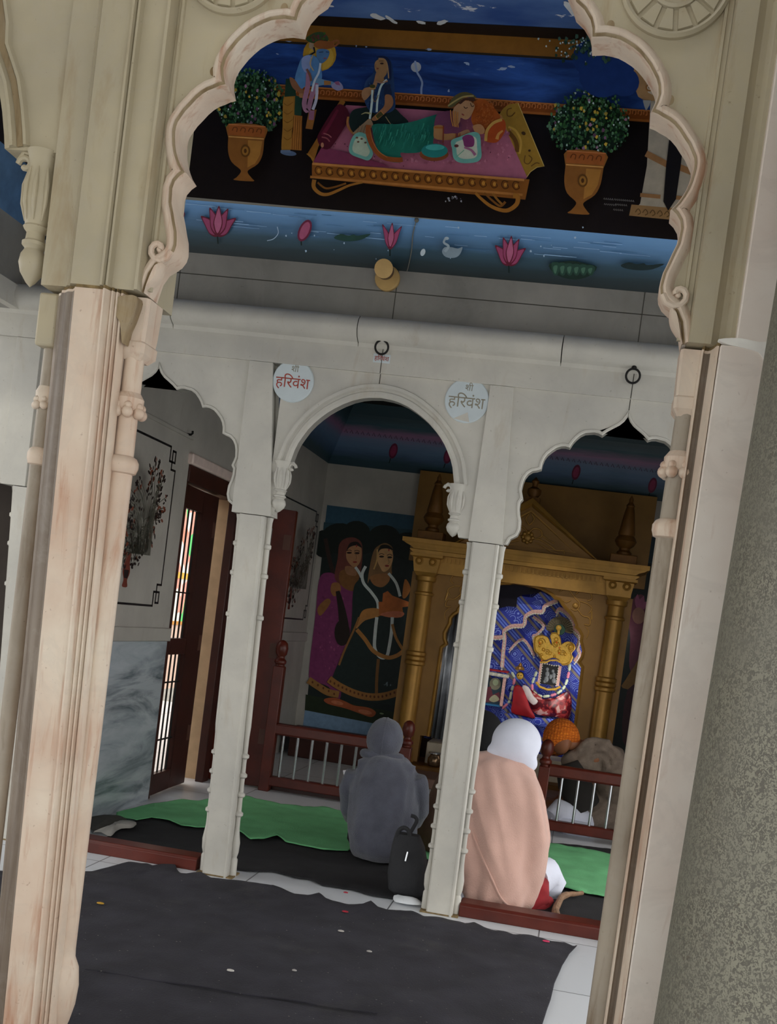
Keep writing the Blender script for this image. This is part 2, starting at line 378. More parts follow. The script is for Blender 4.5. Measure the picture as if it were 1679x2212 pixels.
def pier(name, xs0, label, mirror=False):
    """half section from the plain face out to the shaft; mirror builds the pier on the right side of the opening"""
    t = thing(name, label, 'column', (xs0, 2.36, 0)); sg = -1 if mirror else 1; wf = (lambda p: p) if mirror else lean2
    sec = [(-.034, 2.262), (.034, 2.262), (.036, 2.252), (.041, 2.250), (.044, 2.262), (.047, 2.270), (.050, 2.265), (.053, 2.265), (.055, 2.277), (.058, 2.272), (.061, 2.272), (.063, 2.286), (.066, 2.278), (.071, 2.277), (.074, 2.296), (.070, 2.312), (.040, 2.320), (.040, 2.40),
           (-.105, 2.40), (-.105, 2.33), (-.092, 2.318), (-.083, 2.300), (-.072, 2.296), (-.060, 2.284), (-.048, 2.282), (-.038, 2.270)]
    if mirror: sec = [(-.09, 2.262), (.044, 2.262), (.046, 2.254), (.050, 2.254), (.052, 2.264), (.054, 2.278), (.058, 2.293), (.063, 2.300), (.069, 2.298), (.072, 2.290), (.075, 2.291), (.077, 2.306), (.060, 2.315), (.050, 2.32), (.050, 2.40), (-.094, 2.40), (-.094, 2.33)]
    ring = [(xs0+sg*x, y) for x, y in sec]
    obj('shaft', MB().loft([[(x, y, z) for x, y in ring] for z in (0, .4, .8, 1.2, JZ-.004)]).warp(wf), MAR_PIER, t, smooth=25)
    dk = [(.0515, 2.2635), (.0535, 2.2775), (.0575, 2.2922), (.063, 2.2990), (.0692, 2.2970), (.0725, 2.2890)] if mirror else [(-.038, 2.2690), (-.048, 2.2808), (-.060, 2.2828), (-.072, 2.2945), (-.083, 2.2985), (-.0925, 2.3170), (-.1055, 2.3295)]
    obj('shaded_dirty_moulding', MB().loft([[(xs0+sg*x, y, z) for x, y in dk+[(a, b+.004) for a, b in dk[::-1]]] for z in (.02, .6, 1.2, JZ-.01)]).warp(wf), MAR_BAND, t, smooth=40, label='grimy brown band of mouldings, darkened for shade')
    g = MB().loft([[(xs0+(x-xs0)*.97, y+.004, z) for x, y in ring] for z in (JZ-.004, JZ+.004)]).warp(wf)
    obj('mortar_joint', g, MAR_STAIN, t, smooth=0)
    up = [(-.035, 2.266), (.034, 2.266), (.037, 2.256), (.042, 2.256), (.045, 2.270), (.048, 2.261), (.053, 2.261), (.056, 2.276), (.108, 2.276), (.111, 2.266), (.118, 2.266), (.122, 2.296), (.122, 2.46), (-.122, 2.46), (-.122, 2.300), (-.060, 2.296), (-.052, 2.284), (-.046, 2.286), (-.040, 2.275)]
    if mirror: up = [(-.075, 2.268), (.018, 2.268), (.024, 2.284), (.034, 2.292), (.046, 2.290), (.056, 2.282), (.061, 2.275), (.104, 2.275), (.108, 2.296), (.108, 2.46), (-.13, 2.46), (-.13, 2.29)]
    xu = xs0 if mirror else PXU
    obj('upper_shaft', MB().loft([[(xu+sg*x, y, z) for x, y in up] for z in (JZ+.004, 2.1, 2.5, 2.92)]), MAR_ARCH, t, smooth=25)
    if mirror:
        for z0_, z1_, o_ in ((0, JZ-.003, -.044), (JZ+.003, 2.92, -.016)): obj('outer_face', MB().box(xs0+o_, xs0+.16, 2.246, 2.300, z0_, z1_), MAR_WHITE, t, bevel=.003, label='clean white outer face stone')
        obj('white_filler', MB().prism(cat([(xs0-.05, JZ+.006), (xs0-.01, JZ+.012), (xs0+.03, JZ+.008), (xs0+.06, JZ+.013), (xs0+.055, JZ-.006), (xs0+.045, JZ-.026), (xs0+.03, JZ-.012), (xs0, JZ-.006), (xs0-.03, JZ-.002)], 3), 2.2435, 2.26), plain('white_filler', H('f0ece6'), .8), t, smooth=0, label='white filler smeared along the joint')
    cx = .151 if mirror else -1.0605
    s, r, b = colonnette(cx, 2.335, 0.0, 1.655, .026)
    cm = MAR_SHADE_GRIME if mirror else MAR_PIER; cn = obj('colonnette', s, cm, t, smooth=40)
    obj('ring', r, MAR_PIER, cn); obj('scroll_collar', b, MAR_PIER, cn)
    cp = MB().loft([[(cx+sg*dx*k, 2.335+dy*k, z) for dx, dy in ((-.03, -.03), (.026, -.03), (.031, -.02), (.031, .05), (-.03, .05))] for z, k in ((1.635, .62), (1.650, .95), (1.672, .98), (1.676, .88), (1.69, .92), (JZ-.002, 1.0))])
    obj('capital', cp, MAR_PIER, t, smooth=20)
    return t
p_left = pier('marble_pier', PXC, 'cream marble pier with rusty stains, at the left of the large cusped arch')
cn2, rg2, bl2 = colonnette(-1.2785, 2.37, 0, 1.655, .0185)
cc = obj('colonnette', cn2, MAR_SHADE_GRIME, p_left); obj('ring', rg2, MAR_PIER, cc); obj('scroll_collar', bl2, MAR_PIER, cc)
obj('capital', MB().box(-1.304, -1.256, 2.335, 2.40, 1.65, JZ-.002), MAR_ARCH, p_left, bevel=.006)
fp_ = MB()
obj('flaking_patch', fp_.prism(cat([(-1.092, 1.755), (-1.045, 1.762), (-1.05, 1.72), (-1.06, 1.69), (-1.066, 1.66), (-1.075, 1.70), (-1.088, 1.72)], 4), 2.2745, 2.31, MAR_DIRT), None, p_left, label='brown flaking patch under the joint')
p_right = pier('marble_pier', PXR, 'pale marble pier beside the grey speckled pillar, at the right of the large cusped arch', True)

XS = -.458                                            # axis of the large arch
RH = [(1240, -8), (1245, 9), (1263, 26), (1276, 48), (1280, 66), (1280, 84), (1308, 83), (1324, 86), (1339, 90), (1354, 98), (1368, 107), (1381, 118), (1392, 131), (1403, 146), (1411, 161), (1418, 175), (1422, 190), (1422.5, 209), (1417, 226), (1408, 245), (1421, 250), (1432, 257), (1445, 264), (1456, 273), (1467, 286), (1477, 302), (1487, 317), (1494, 333), (1499, 345), (1500, 356), (1499, 368), (1496, 380), (1491, 397), (1484, 413), (1475, 428), (1465, 442), (1451, 456), (1461, 466), (1469, 480), (1471, 497), (1464, 530), (1453, 552), (1444, 572), (1434, 592), (1429, 609), (1426, 623), (1427, 637), (1434, 652), (1446, 664), (1460, 676), (1470, 700), (1474, 745)]
half = [(0, 2.66), (.08, 2.615), (.19, 2.56), (.225, 2.52)]
half += [(PY(x, y, YA).x-XS, PY(x, y, YA).z) for x, y in RH]
outl = [(XS+x, z) for x, z in half]; outr = [(XS-x, z) for x, z in half]
opening = outr[::-1]+outl[1:]                         # left foot .. apex .. right foot
AX0, AX1 = PXU+.1225, PXR-.1085
arch = thing('cusped_arch', 'large ivory marble cusped arch framing the view, with two carved round rosettes', 'arch', (XS, 2.33, JZ))
def slab(path, x0, x1, ztop, y0, y1):
    return MB().prism([(x0, path[0][1]), *path, (x1, path[-1][1]), (x1, ztop), (x0, ztop)], y0, y1)
def two_tone(mb, face, edge):                          # cut edges whitened to put light from the right into their colour
    mb.mats = [face, edge]; mb.m = []
    for q in mb.f:
        a, b, c = (mb.v[q[k]] for k in range(3)); n = (b-a).cross(c-a)
        mb.m.append(0 if len(q) > 4 or abs(n.y) > .5*n.length else 1)
    return mb
obj('spandrel', two_tone(slab(opening, AX0, AX1, 2.92, YA, YA+.065), MAR_ARCH, MAR_WHITE), None, arch, smooth=25)
# raised moulding round the opening, outside the edge
prof = [(0, .066), (-.002, -.004), (.003, -.012), (.010, -.017), (.017, -.015), (.022, -.008), (.026, -.001), (.030, .004), (.030, .02)]
obj('edge_moulding', MB().sweep(opening[::1], prof, YA), MAR_PIER, arch, smooth=40)
for (cx_, cz_) in [(XS+sg*(PY(x, y, YA).x-XS), PY(x, y, YA).z) for sg in (1, -1) for x, y in ((1280, 84), (1408, 245), (1451, 456))]:
    sg = 1 if cx_ > XS else -1; q = [(cx_+sg*(.033+.008*math.cos(a)), cz_+.029+.010*math.sin(a)) for a in (k*.785 for k in range(8))]
    obj('cusp_stain', MB().prism(cat(q, 3), YA-.0008, YA+.002), MAR_DIRT, arch, smooth=0, label='brown stain beside a cusp')
obj('dirt_line', MB().sweep(opening, [(-.0006, .002), (-.0012, -.002), (.0015, -.0125), (.004, -.0145), (.004, .0)], YA), MAR_DIRT, arch, smooth=40, label='brown dirt line along the inner edge')
def rosette(cx, cz, r):
    mb = MB(); n = 15
    mb.lathe([(r*1.0, 0), (r*1.0, -.010), (r*.95, -.016), (r*.90, -.013), (r*.885, -.006), (r*.3, -.006)], (cx, YA, cz), 48, axis='Y')
    for k in range(n):
        a = 2*PI*k/n; ps = []
        for da, rr in ((-.17, .88), (.17, .88), (.155, .62), (.13, .48), (-.13, .48), (-.155, .62)):
            ps.append((cx+r*rr*math.cos(a+da), cz+r*rr*math.sin(a+da)))
        c = (cx+r*.66*math.cos(a), cz+r*.66*math.sin(a))
        mb.loft([[(x, YA-.004, z) for x, z in ps], [(c[0]+(x-c[0])*.86, YA-.012, c[1]+(z-c[1])*.90) for x, z in ps]])
    mb.lathe([(r*.50, -.004), (r*.48, -.014), (r*.42, -.016), (r*.38, -.008), (r*.16, -.012), (r*.1, -.018), (.002, -.02)], (cx, YA, cz), 36, axis='Y')
    return mb
pr = PY(1460, 88, YA); cxr = .008
obj('rosette', rosette(cxr, pr.z+.112, .112), MAR_ARCH, arch, smooth=30); obj('rosette', rosette(2*XS-cxr, pr.z+.112, .112), MAR_ARCH, arch, smooth=30)
for sg, nm in ((1, 'r'), (-1, 'l')):                  # the scrolls at the foot of the arch
    c = PY(1464, 640, YA); cx = XS+sg*(c.x-XS); mb = MB()
    sp = [(cx-sg*(.004+.0026*k)*math.cos(k*.62), YA-.012, c.z+(.004+.0026*k)*math.sin(k*.62)) for k in range(11)]
    mb.tube(sp, .007, 8); mb.ball((cx, YA-.008, c.z), .007, 8)
    lf = [PY(1448, 668, YA), PY(1446, 690, YA), PY(1452, 712, YA), PY(1468, 735, YA), PY(1474, 744, YA), PY(1470, 715, YA), PY(1464, 690, YA), PY(1458, 672, YA)]
    pts = cat([(XS+sg*(p.x-XS), p.z) for p in lf], 4); m_ = (sum(p[0] for p in pts)/len(pts), sum(p[1] for p in pts)/len(pts))
    mb.loft([[(x, YA+.01, z) for x, z in pts], [(x, YA-.012, z) for x, z in pts], [(m_[0]+(x-m_[0])*.6, YA-.022, m_[1]+(z-m_[1])*.7) for x, z in pts]])
    obj('scroll', mb, MAR_PIER, arch, smooth=40)
for sg in (1, -1):                                    # raised border of the spandrel panel
    x = XS+sg*.570
    obj('panel_border', MB().loft([[(x+dx, y, z) for dx, y in ((-.004, YA+.002), (-.002, YA-.006), (.004, YA-.006), (.006, YA+.002))] for z in (JZ+.01, 2.2, 2.92)]), MAR_ARCH, arch, smooth=0)
# neighbouring arch on the left: plain round head with a carved pendant
XL = -1.848
edge = [PY(38, 345, YA+.065), PY(37, 318, YA+.065), PY(33, 268, YA+.065), PY(26, 217, YA+.065), PY(14.5, 181, YA+.065), PY(0, 139, YA+.065)]
hw = [(p.x-XL, p.z) for p in edge]
x0, z0 = hw[-1]
hw += [(x0*math.cos(a), z0+(2.62-z0)*math.sin(a)) for a in (.15, .35, .6, .85, 1.1, 1.35, PI/2)]
pl = [(XL-x, z) for x, z in hw]+[(XL+x, z) for x, z in hw[::-1]]
arch2 = thing('round_arch', 'round headed ivory arch with a hanging carved pendant, cut off by the left edge', 'arch', (XL, 2.33, JZ))
zf = pl[0][1]
obj('spandrel', slab(pl, XL-.60, PXU-.1225, 2.92, YA+.01, YA+.075), MAR_ARCH, arch2, smooth=25)
obj('dirt_line', MB().sweep(pl, [(.031, 0), (.031, -.0052), (.045, -.0052), (.045, 0)], YA+.01), MAR_DIRT, arch2, smooth=0, label='brown dirt in the groove of the moulding')
obj('edge_moulding', MB().sweep(pl, [(0, .066), (0, -.002), (.012, -.004), (.018, -.014), (.026, -.016), (.030, -.004), (.046, -.004), (.050, -.014), (.056, -.012), (.062, .004)], YA+.01), MAR_ARCH, arch2, smooth=30)
def pendant(cx, cy, zt_, zb_, r, par, mat, scroll=1):
    h = zt_-zb_
    prof = [(.02, 0), (.30, .03), (.72, .10), (.88, .17), (.80, .235), (.60, .275), (.62, .285), (.80, .305), (.80, .33), (.62, .345), (.58, .40), (.78, .425), (.84, .44), (.74, .455), (.80, .50), (1.0, .62), (.98, .74), (.84, .86), (.98, .96), (1.12, 1.0)]
    o = obj('pendant', MB().lathe([(a*r, b*h) for a, b in prof], (cx, cy, zb_), 24), mat, par)
    mb = MB()
    for k in range(9):                                # carved leaves
        a = 2*PI*k/9
        mb.tube([(cx+r*q*math.cos(a), cy+r*q*math.sin(a), zb_+h*z) for q, z in ((.78, .48), (1.02, .60), (1.04, .74), (.84, .87))], [r*.05, r*.16, r*.17, r*.06], 8)
    obj('carved_leaves', mb, mat, par)
    mb = MB(); s = scroll
    mb.tube([(cx-s*(r*1.15+r*.52*math.cos(t)*(1-t/9)), cy-.2*r, zb_+h*.90+r*.52*math.sin(t)*(1-t/9)) for t in (k*.55 for k in range(11))], r*.2, 8); mb.tube([(cx-s*r*.7, cy-.2*r, zb_+h*.97), (cx-s*r*1.3, cy-.2*r, zb_+h*.99), (cx-s*r*1.66, cy-.2*r, zb_+h*.92)], r*.17, 8)
    obj('scroll', mb, mat, par)
    return o
pt = PY(64, 375, YA); pb = PY(62, 612, YA)
pendant((pt.x+pb.x)/2, YA+.03, zf+.004, pb.z, .034, arch2, MAR_ARCH, 1)
struct('wall_above_near_arches', MB().box(-2.9, 2.0, 2.28, 2.40, 2.92, ZC), PLASTER, smooth=0)

# grey speckled terrazzo pillar nearest the camera
def terrazzo():
    m, nt, b = _nodes('speckled_grey_terrazzo'); co = coords(nt)
    n1 = ns(nt, co, 150, 3, .6, 1.5); n2 = ns(nt, co, 9, 5)
    c = mixc(nt, ramp(nt, n1, .47, .53), H('59564c'), H('868474'))
    c = mixc(nt, ramp(nt, ns(nt, co, 60, 2), .66, .72, 0, .7), c, H('4a3f33'))
    c = mixc(nt, ramp(nt, n2, .40, .68, 0, .6), c, H('706e63'))
    nt.links.new(c, b.inputs['Base Color']); b.inputs['Roughness'].default_value = .5; bump(nt, b, n1, .15, .003); return m
mb = MB(); a = PY(1411.8, 2212, 1.95); R0 = .30
th = math.atan2(a.x, a.y); cxp = a.x+R0*math.cos(th); cyp = a.y-R0*math.sin(th)
mb.lathe([(R0+.04, 0), (R0+.04, .12), (R0, .15), (R0, 3.0)], (cxp, cyp, 0), 72).warp(lambda p: (p.x+.018*(p.z-.5), p.y, p.z))
tag(obj('terrazzo_pillar', mb, terrazzo(), smooth=30), 'thick grey speckled terrazzo pillar cut off by the right edge', 'pillar')
# ================================================================== far arcade (grey white marble)
def edges_at(l, r, Y=YB): return PY(*l, Y).x, PY(*r, Y).x
B0 = edges_at((420, 1885), (505, 1893)); B1 = edges_at((500, 1105), (588, 1113))
C0 = edges_at((905, 1975), (990, 1980)); C1 = edges_at((1006, 1165), (1092, 1178))
JB = 1.478
def far_column(name, e0, e1, label, jz=JB):
    c0 = sum(e0)/2; c1 = sum(e1)/2; h = .0775
    t = thing(name, label, 'column', (c0, YB+.05, 0), 'slender square columns of the far arcade')
    wf = lambda p: (p.x+(c1-c0)*(p.z/jz), p.y, p.z)
    sec = [(-.052, .006), (-.046, 0), (.040, 0), (.044, -.004), (.050, -.004), (.054, .006), (.054, .10), (-.052, .10)]
    obj('shaft', MB().loft([[(c0+x, YB+y, z) for x, y in sec] for z in (0, .5, 1.0, jz)]).warp(wf), MAR_GREY, t, smooth=20)
    for sg in (-1, 1):
        cx = c0+sg*.0625; r = .0135
        prof = [(r*1.15, 0), (r*1.15, .07), (r*.8, .08), (r*1.2, .10), (r*1.35, .14), (r*.9, .18), (r*.75, .20)]
        for z in (.26, .34, .42, .50): prof += [(r*.7, z-.03), (r*.75, z-.012), (r*1.35, z-.005), (r*1.35, z+.005), (r*.75, z+.012)]
        prof += [(r*.8, .58), (r*1.0, .62), (r*.95, .80)]
        for z in (1.07, 1.24, 1.36): prof += [(r*.9, z-.04), (r*.9, z-.012), (r*1.35, z-.006), (r*1.35, z+.006), (r*.9, z+.012)]
        prof += [(r*.95, jz-.02), (r*1.2, jz)]
        obj('colonnette', MB().lathe(prof, (cx, YB+.05, 0), 14).warp(wf), MAR_GREY, t)
    obj('foot_stain', MB().box(c0-.077, c0+.077, YB-.001, YB+.103, -.001, .006).warp(wf), MAR_STAIN, t, label='brown grout line at the foot')
    return t
far_column('marble_column', B0, B1, 'square marble column with beaded corners between the side arch and the round arch')
far_column('marble_column', C0, C1, 'square marble column with rusty beaded corners, between the hooded figure and the peach shawl')
cl = PY(-30, 1830, YB).x
far_column('marble_column', (-2.36, -2.21), (-2.43, -2.28), 'marble column half hidden behind the cream pier at the left edge')
far_column('marble_column', (.47, .62), (.475, .625), 'marble column hidden behind the right pier and pillar')

TB = .06
# right arch, traced from apex to springing and mirrored about its own axis
RA = [(1358.3, 890), (1357, 903), (1348.8, 914), (1339, 922), (1327.4, 928), (1314, 935), (1301, 943.6), (1293, 939), (1284.5, 937), (1265.5, 938), (1255, 943), (1246.5, 950), (1239, 958), (1231.2, 969.8), (1222, 967), (1213, 967), (1203, 970), (1194, 976), (1184, 984), (1177.4, 992.7), (1173, 1003), (1170, 1016), (1160.8, 1018.8), (1151, 1020), (1141.8, 1026), (1135, 1035), (1131, 1045), (1127.5, 1060), (1131, 1080), (1125, 1087), (1123.2, 1100), (1124, 1113), (1126.5, 1126), (1125, 1145), (1118, 1159), (1104, 1166), (1097, 1178)]
pts = [PY(x, y, YB+.04) for x, y in RA]; XR = pts[0].x
halfB = [(XR-p.x, p.z) for p in pts]; halfB[0] = (0, halfB[0][1])
def frame_z(): return PY(1110, 838, YB).z
ZP = PY(760, 800, YB).z                               # top of the recessed panels
def cusped(cx, label, x0, x1):
    path = [(cx-x, z) for x, z in halfB][::-1]+[(cx+x, z) for x, z in halfB][1:]
    t = thing('cusped_arch', label, 'arch', (cx, YB+.04, JB))
    obj('spandrel', slab(path, x0, x1, 2.2, YB+.012, YB+TB), MAR_GREY, t, smooth=20)
    obj('edge_moulding', MB().sweep(path, [(0, .05), (0, -.001), (.004, -.006), (.010, -.006), (.013, .001)], YB+.012), MAR_GREY, t, smooth=30)
    return t
a_r = cusped(XR, 'grey white cusped arch over the altar, its point under the right iron ring', C1[0]+.075, .60)
a_ll = cusped(-2.325-.945, 'edge of a further cusped arch behind the far left pier', -3.7, -2.42)
a_l = cusped(-1.835, 'grey white cusped arch over the inlaid wall and side door, at the left', -2.42, B1[0]+.09)
# centre arch: smooth round head
CA = [(812, 858), (828.5, 859.5), (845, 863), (861, 868), (880, 877), (897.6, 888.6), (913, 901), (926, 913), (939, 928), (950.5, 943.6), (960, 960), (966.8, 976), (973, 992), (977, 1008.6), (979, 1029), (981, 1050)]
pc = [PY(x, y, YB) for x, y in CA]; XC = -.905
hc = [(p.x-XC, p.z) for p in pc]; hc[0] = (0, hc[0][1]+.001); hc = [hc[0]]+[q for q in hc[1:] if q[0] > .02]; hc.append((hc[-1][0]+.012, hc[-1][1]-.10)); hc.append((hc[-1][0]+.03, 1.49))
path = [(XC-x, z) for x, z in hc][::-1]+[(XC+x, z) for x, z in hc][1:]
a_c = thing('round_arch', 'round headed marble arch in the middle with two white lettered discs above it', 'arch', (XC, YB+.04, JB))
obj('spandrel', slab(path, B1[1]-.03, C1[0]+.02, 2.2, YB+.012, YB+TB), MAR_GREY, a_c, smooth=20)
obj('edge_moulding', MB().sweep(path[2:-2], [(0, .05), (0, -.002), (.010, -.010), (.022, -.010), (.026, -.003), (.034, -.003), (.040, -.012), (.052, -.012), (.056, .001)], YB+.012), MAR_GREY, a_c, smooth=30)
for (px, yt, yb, sg) in ((609, 995, 1108, -1), (991, 1045, 1160, 1)):
    t_ = PY(px, yt, YB); b_ = PY(px-4*sg, yb, YB)
    pendant(t_.x, YB+.028, t_.z, b_.z, .034, a_c, MAR_GREY, sg)
# flat bands of stone over the columns and under the cornice
mb = MB()
for (l0, r0, l1, r1) in (((540, 770), (590, 780), (500, 1105), (585, 1113)), ((1060, 830), (1110, 838), (1012, 1165), (1085, 1178))):
    a, b_, c, d = (PY(*q, YB).x for q in (l0, r0, l1, r1))
    mb.loft([[(xx[0], YB, z), (xx[0], YB+.10, z), (xx[1], YB+.10, z), (xx[1], YB, z)] for z, xx in ((JB+.003, (c, d)), (ZP-.001, (a, b_)))], True, MAR_GREY)
mb.box(-2.9, 2.0, YB, YB+.10, ZP, 2.20, MAR_GREY)
for (x, za, zb2, yy) in ((PY(822, 800, YB).x, 1.998, ZP, YB+.011), (PY(822, 800, YB).x, ZP, 2.185, YB-.001), (XR, halfB[0][1], ZP, YB+.011), (XR, ZP, 2.185, YB-.001)): mb.box(x-.002, x+.002, yy, yy+.003, za, zb2, GROUT)
mb.loft([[(x, y, z) for x, y in ((-2.46, YB), (-2.46, YB+.1), (-2.35, YB+.1), (-2.35, YB))] for z in (JB+.003, ZP-.001)], True, MAR_GREY)
mb.loft([[(x, y, z) for x, y in ((.47, YB), (.47, YB+.1), (.60, YB+.1), (.60, YB))] for z in (JB+.003, ZP-.001)], True, MAR_GREY)
struct('wall_arcade_frame', mb, None, smooth=0, bevel=.004)

# iron rings
def iron_ring(px, py, label):
    c = PY(px, py, YB-.03); t = thing('iron_ring', label, 'ring', (c.x, YB, c.z-.03), 'iron rings under the cornice')
    mb = MB(); mb.tube([(c.x+.026*math.cos(a), YB-.022-.004*math.sin(a), c.z+.026*math.sin(a)) for a in (2*PI*k/24 for k in range(25))], .0042, 8, cap=False)
    obj('ring', mb, IRON, t)
    obj('eye_bolt', MB().tube([(c.x, YB+.01, c.z+.036), (c.x, YB-.022, c.z+.036)], .007, 8).ball((c.x, YB-.022, c.z+.032), .010, 8), IRON, t)
iron_ring(824, 749, 'black iron ring above the crown of the round arch')
iron_ring(1368, 811, 'black iron ring above the point of the right cusped arch')
# lettering
DEV = 'हिरवंश'
def text_mesh(body, size):
    c = bpy.data.curves.new('letters', 'FONT'); c.body = body; c.size = size; c.align_x = 'CENTER'; c.extrude = .0012; c.resolution_u = 3; c.offset = .0015
    o = bpy.data.objects.new('letters', c); COL.objects.link(o)
    me = bpy.data.meshes.new_from_object(o.evaluated_get(bpy.context.evaluated_depsgraph_get())); bpy.data.objects.remove(o); return me
def letters(body, w, cx, cz, y, mat, parent, name='lettering'):
    me = text_mesh(body, 1); xs = [v.co.x for v in me.vertices]; k = w/max(1e-6, max(xs)-min(xs)); mx = (max(xs)+min(xs))/2
    zs = [v.co.y for v in me.vertices]; mz = (max(zs)+min(zs))/2; mb = MB(); mb.keep = True
    mb.add([(cx+(v.co.x-mx)*k, y-v.co.z*.5, cz+(v.co.y-mz)*k*1.05) for v in me.vertices], [tuple(p.vertices) for p in me.polygons], mat)
    return obj(name, mb, mat, parent, smooth=0)
RED = plain('faded_red_paint', H('a2463a'), .7, var=.25, vs=80)
FADE = plain('worn_grey_paint', H('8f8a7a'), .8, var=.2, vs=80)
DISC = plain('white_disc_paint', H('c9d4d8'), .6, var=.05)
def disc(px, py, r, lm, label, chip=False):
    c = PY(px, py, YB+.012); t = thing('lettered_disc', label, 'sign', (c.x, YB+.01, c.z-r), 'white discs over the round arch')
    obj('plate', MB().lathe([(r, 0), (r, -.005), (r*.96, -.008), (.001, -.008)], (c.x, YB+.012, c.z), 40, axis='Y'), DISC, t)
    letters(DEV, r*1.66, c.x, c.z-.004, YB+.0038, lm, t)
    letters('शी', r*.36, c.x+.004, c.z+r*.62, YB+.0038, FADE, t, 'small_lettering')
    if chip: obj('chipped_patch', MB().prism([(c.x-r*.5, c.z-r*.86), (c.x+.01, c.z-r*.52), (c.x+r*.24, c.z-r*.95)], YB+.0032, YB+.005), MAR_GREY, t)
disc(634, 824, .0845, RED, 'round white disc with faded red lettering, left of the round arch')
disc(1009, 866, .0870, FADE, 'round white disc with worn grey lettering, right of the round arch', True)
c = PY(825, 774, YB); t = thing('painted_inscription', 'tiny red painted word on white under the middle iron ring', 'sign', (c.x, YB, c.z-.02))
obj('white_patch', MB().box(c.x-.034, c.x+.034, YB-.0006, YB+.001, c.z-.018, c.z+.016), DISC, t, smooth=0); letters(DEV, .058, c.x, c.z, YB-.0014, RED, t)
# bulb holder pair with round wooden back block and a loose flex
c = PY(834, 600, 4.33); t = thing('lamp_holder', 'empty yellowed lamp holder on a round block over the round arch', 'lamp', (c.x, 4.33, c.z-.03))
YEL = plain('yellowed_plastic', H('c7a469'), .5)
obj('back_block', MB().lathe([(.050, 0), (.050, -.014), (.044, -.02), (.001, -.02)], (PY(838, 603, 4.33).x, 4.33, PY(838, 603, 4.33).z), 28, axis='Y'), YEL, t)
ax = Vector((c.x+.004, 4.31, PY(838, 592, 4.33).z)); tip = PY(829, 580, 4.20)
dv = (tip-ax)
obj('socket', MB().tube([ax, ax+dv*.35, ax+dv*.4, ax+dv*.97], [.020, .022, .034, .036], 24), plain('brown_bakelite', H('4a2f24'), .4), t)
obj('socket_cap', MB().tube([ax+dv*.95, ax+dv*1.0, ax+dv*1.01], [.036, .036, .030], 24), YEL, t)
FP0 = Vector((0, 4.33, zb)); FN = Vector((0, -(zt-zb), -(4.33-4.22))).normalized()     # lotus frieze plane, facing the hall
fr = lambda x, y: PP(x, y, FP0, FN)
w = MB().tube([fr(x, y)+FN*.006 for x, y in cat([(900, 476), (893, 505), (890, 540), (883, 575), (880, 585)], 5, False)], .0022, 6).ball(fr(901, 475)+FN*.006, .009, 8)
tag(obj('loose_flex', w, plain('grey_flex', H('77776f'), .6)), 'short grey flex hanging down the painted lotus frieze', 'cable')
# ================================================================== painted wall over the far arcade
TT = lambda ox, oy, k: (lambda x, y: (ox+k*x, oy+k*y))
T4, T5 = TT(400, 0, .35736), TT(950, 0, .43418)
A1, A2, A3 = TT(600, 90, .17868), TT(740, 130, .17868), TT(930, 220, .17868)
GM = 1.7
def sky_paint():
    m, nt, b = _nodes('painted_night_sky'); co = coords(nt, (.6, 1, 3.0))
    n = ns(nt, co, 5, 6, .6, .5)
    c = mixc(nt, ramp(nt, n, .38, .66), H('132a5c', GM), H('2d549a', GM))
    c = mixc(nt, ramp(nt, ns(nt, co, 8, 6, .6), .62, .8, 0, .6), c, H('7390bd', GM))
    nt.links.new(c, b.inputs['Base Color']); b.inputs['Roughness'].default_value = .5; return m
YM = 4.218
pw = Paint(lambda x, y: PY(x, y, YM), (0, -1, 0), GM)
X0, X1 = 230, 1640
yT = lambda x: 88+.0583*(x-560)
yB = lambda x: 425+.088*(x-400)
yR = lambda x: 184+.0695*(x-589)
pw.poly([(X0, yT(X0)-60), (X1, yT(X1)-60), (X1, yB(X1)), (X0, yB(X0))], '16100f')
pw.poly([(X0, yT(X0)), (X1, yT(X1)), (X1, yR(X1)+4), (X0, yR(X0)+4)], sky_paint())
pw.poly([(X0, yT(X0)-52), (X1, yT(X1)-56), (X1, yT(X1)), (X0, yT(X0))], '7d5420')          # ochre beam
pw.poly([(X0, yT(X0)-2), (X1, yT(X1)-2), (X1, yT(X1)+3), (X0, yT(X0)+3)], '2a2216')
# moon and the runs below it
pw.T = A2
pw.blob(890, 85, 62, 62, 'a9adb0'); pw.line([(880, 10), (885, 60), (905, 150), (945, 220), (965, 280), (955, 350), (955, 415)], 24, '8fa0bb')
pw.T = lambda x, y: (x, y)
for (x, y, w, h, a) in ((705, 97, 14, 6, 5), (625, 90, 16, 3, 5), (770, 100, 4, 8, 0), (792, 102, 8, 4, 0), (928, 108, 20, 6, 5), (1010, 138, 22, 10, 10), (1085, 150, 30, 8, -8), (1105, 145, 20, 6, 8), (830, 146, 8, 4, 20), (970, 197, 6, 10, 0), (700, 112, 10, 4, 0), (600, 118, 8, 4, 20)):
    pw.poly([(x+w*.5*random.uniform(.35, 1)*math.cos(q), y+h*.5*random.uniform(.4, 1)*math.sin(q)+w*.006*a*math.cos(q)) for q in (k*.52 for k in range(12))], '93a4ba')
# gilded parapet
def parapet(xa, xb):
    pw.poly([(xa, yR(xa)), (xb, yR(xb)), (xb, yR(xb)+25), (xa, yR(xa)+25)], '8a4a1c')
    pw.line([(xa, yR(xa)), (xb, yR(xb))], 3, 'c07a3c', 0); pw.line([(xa, yR(xa)+22), (xb, yR(xb)+22)], 5, 'a5622a', 0)
    x = xa+6
    while x < xb-6:
        pw.line([(x-4, yR(x)+14), (x-3, yR(x)+7), (x+3, yR(x)+7), (x+3, yR(x)+14), (x, yR(x)+15)], 2.2, 'b9703a', 3); x += 12
parapet(560, 1412)
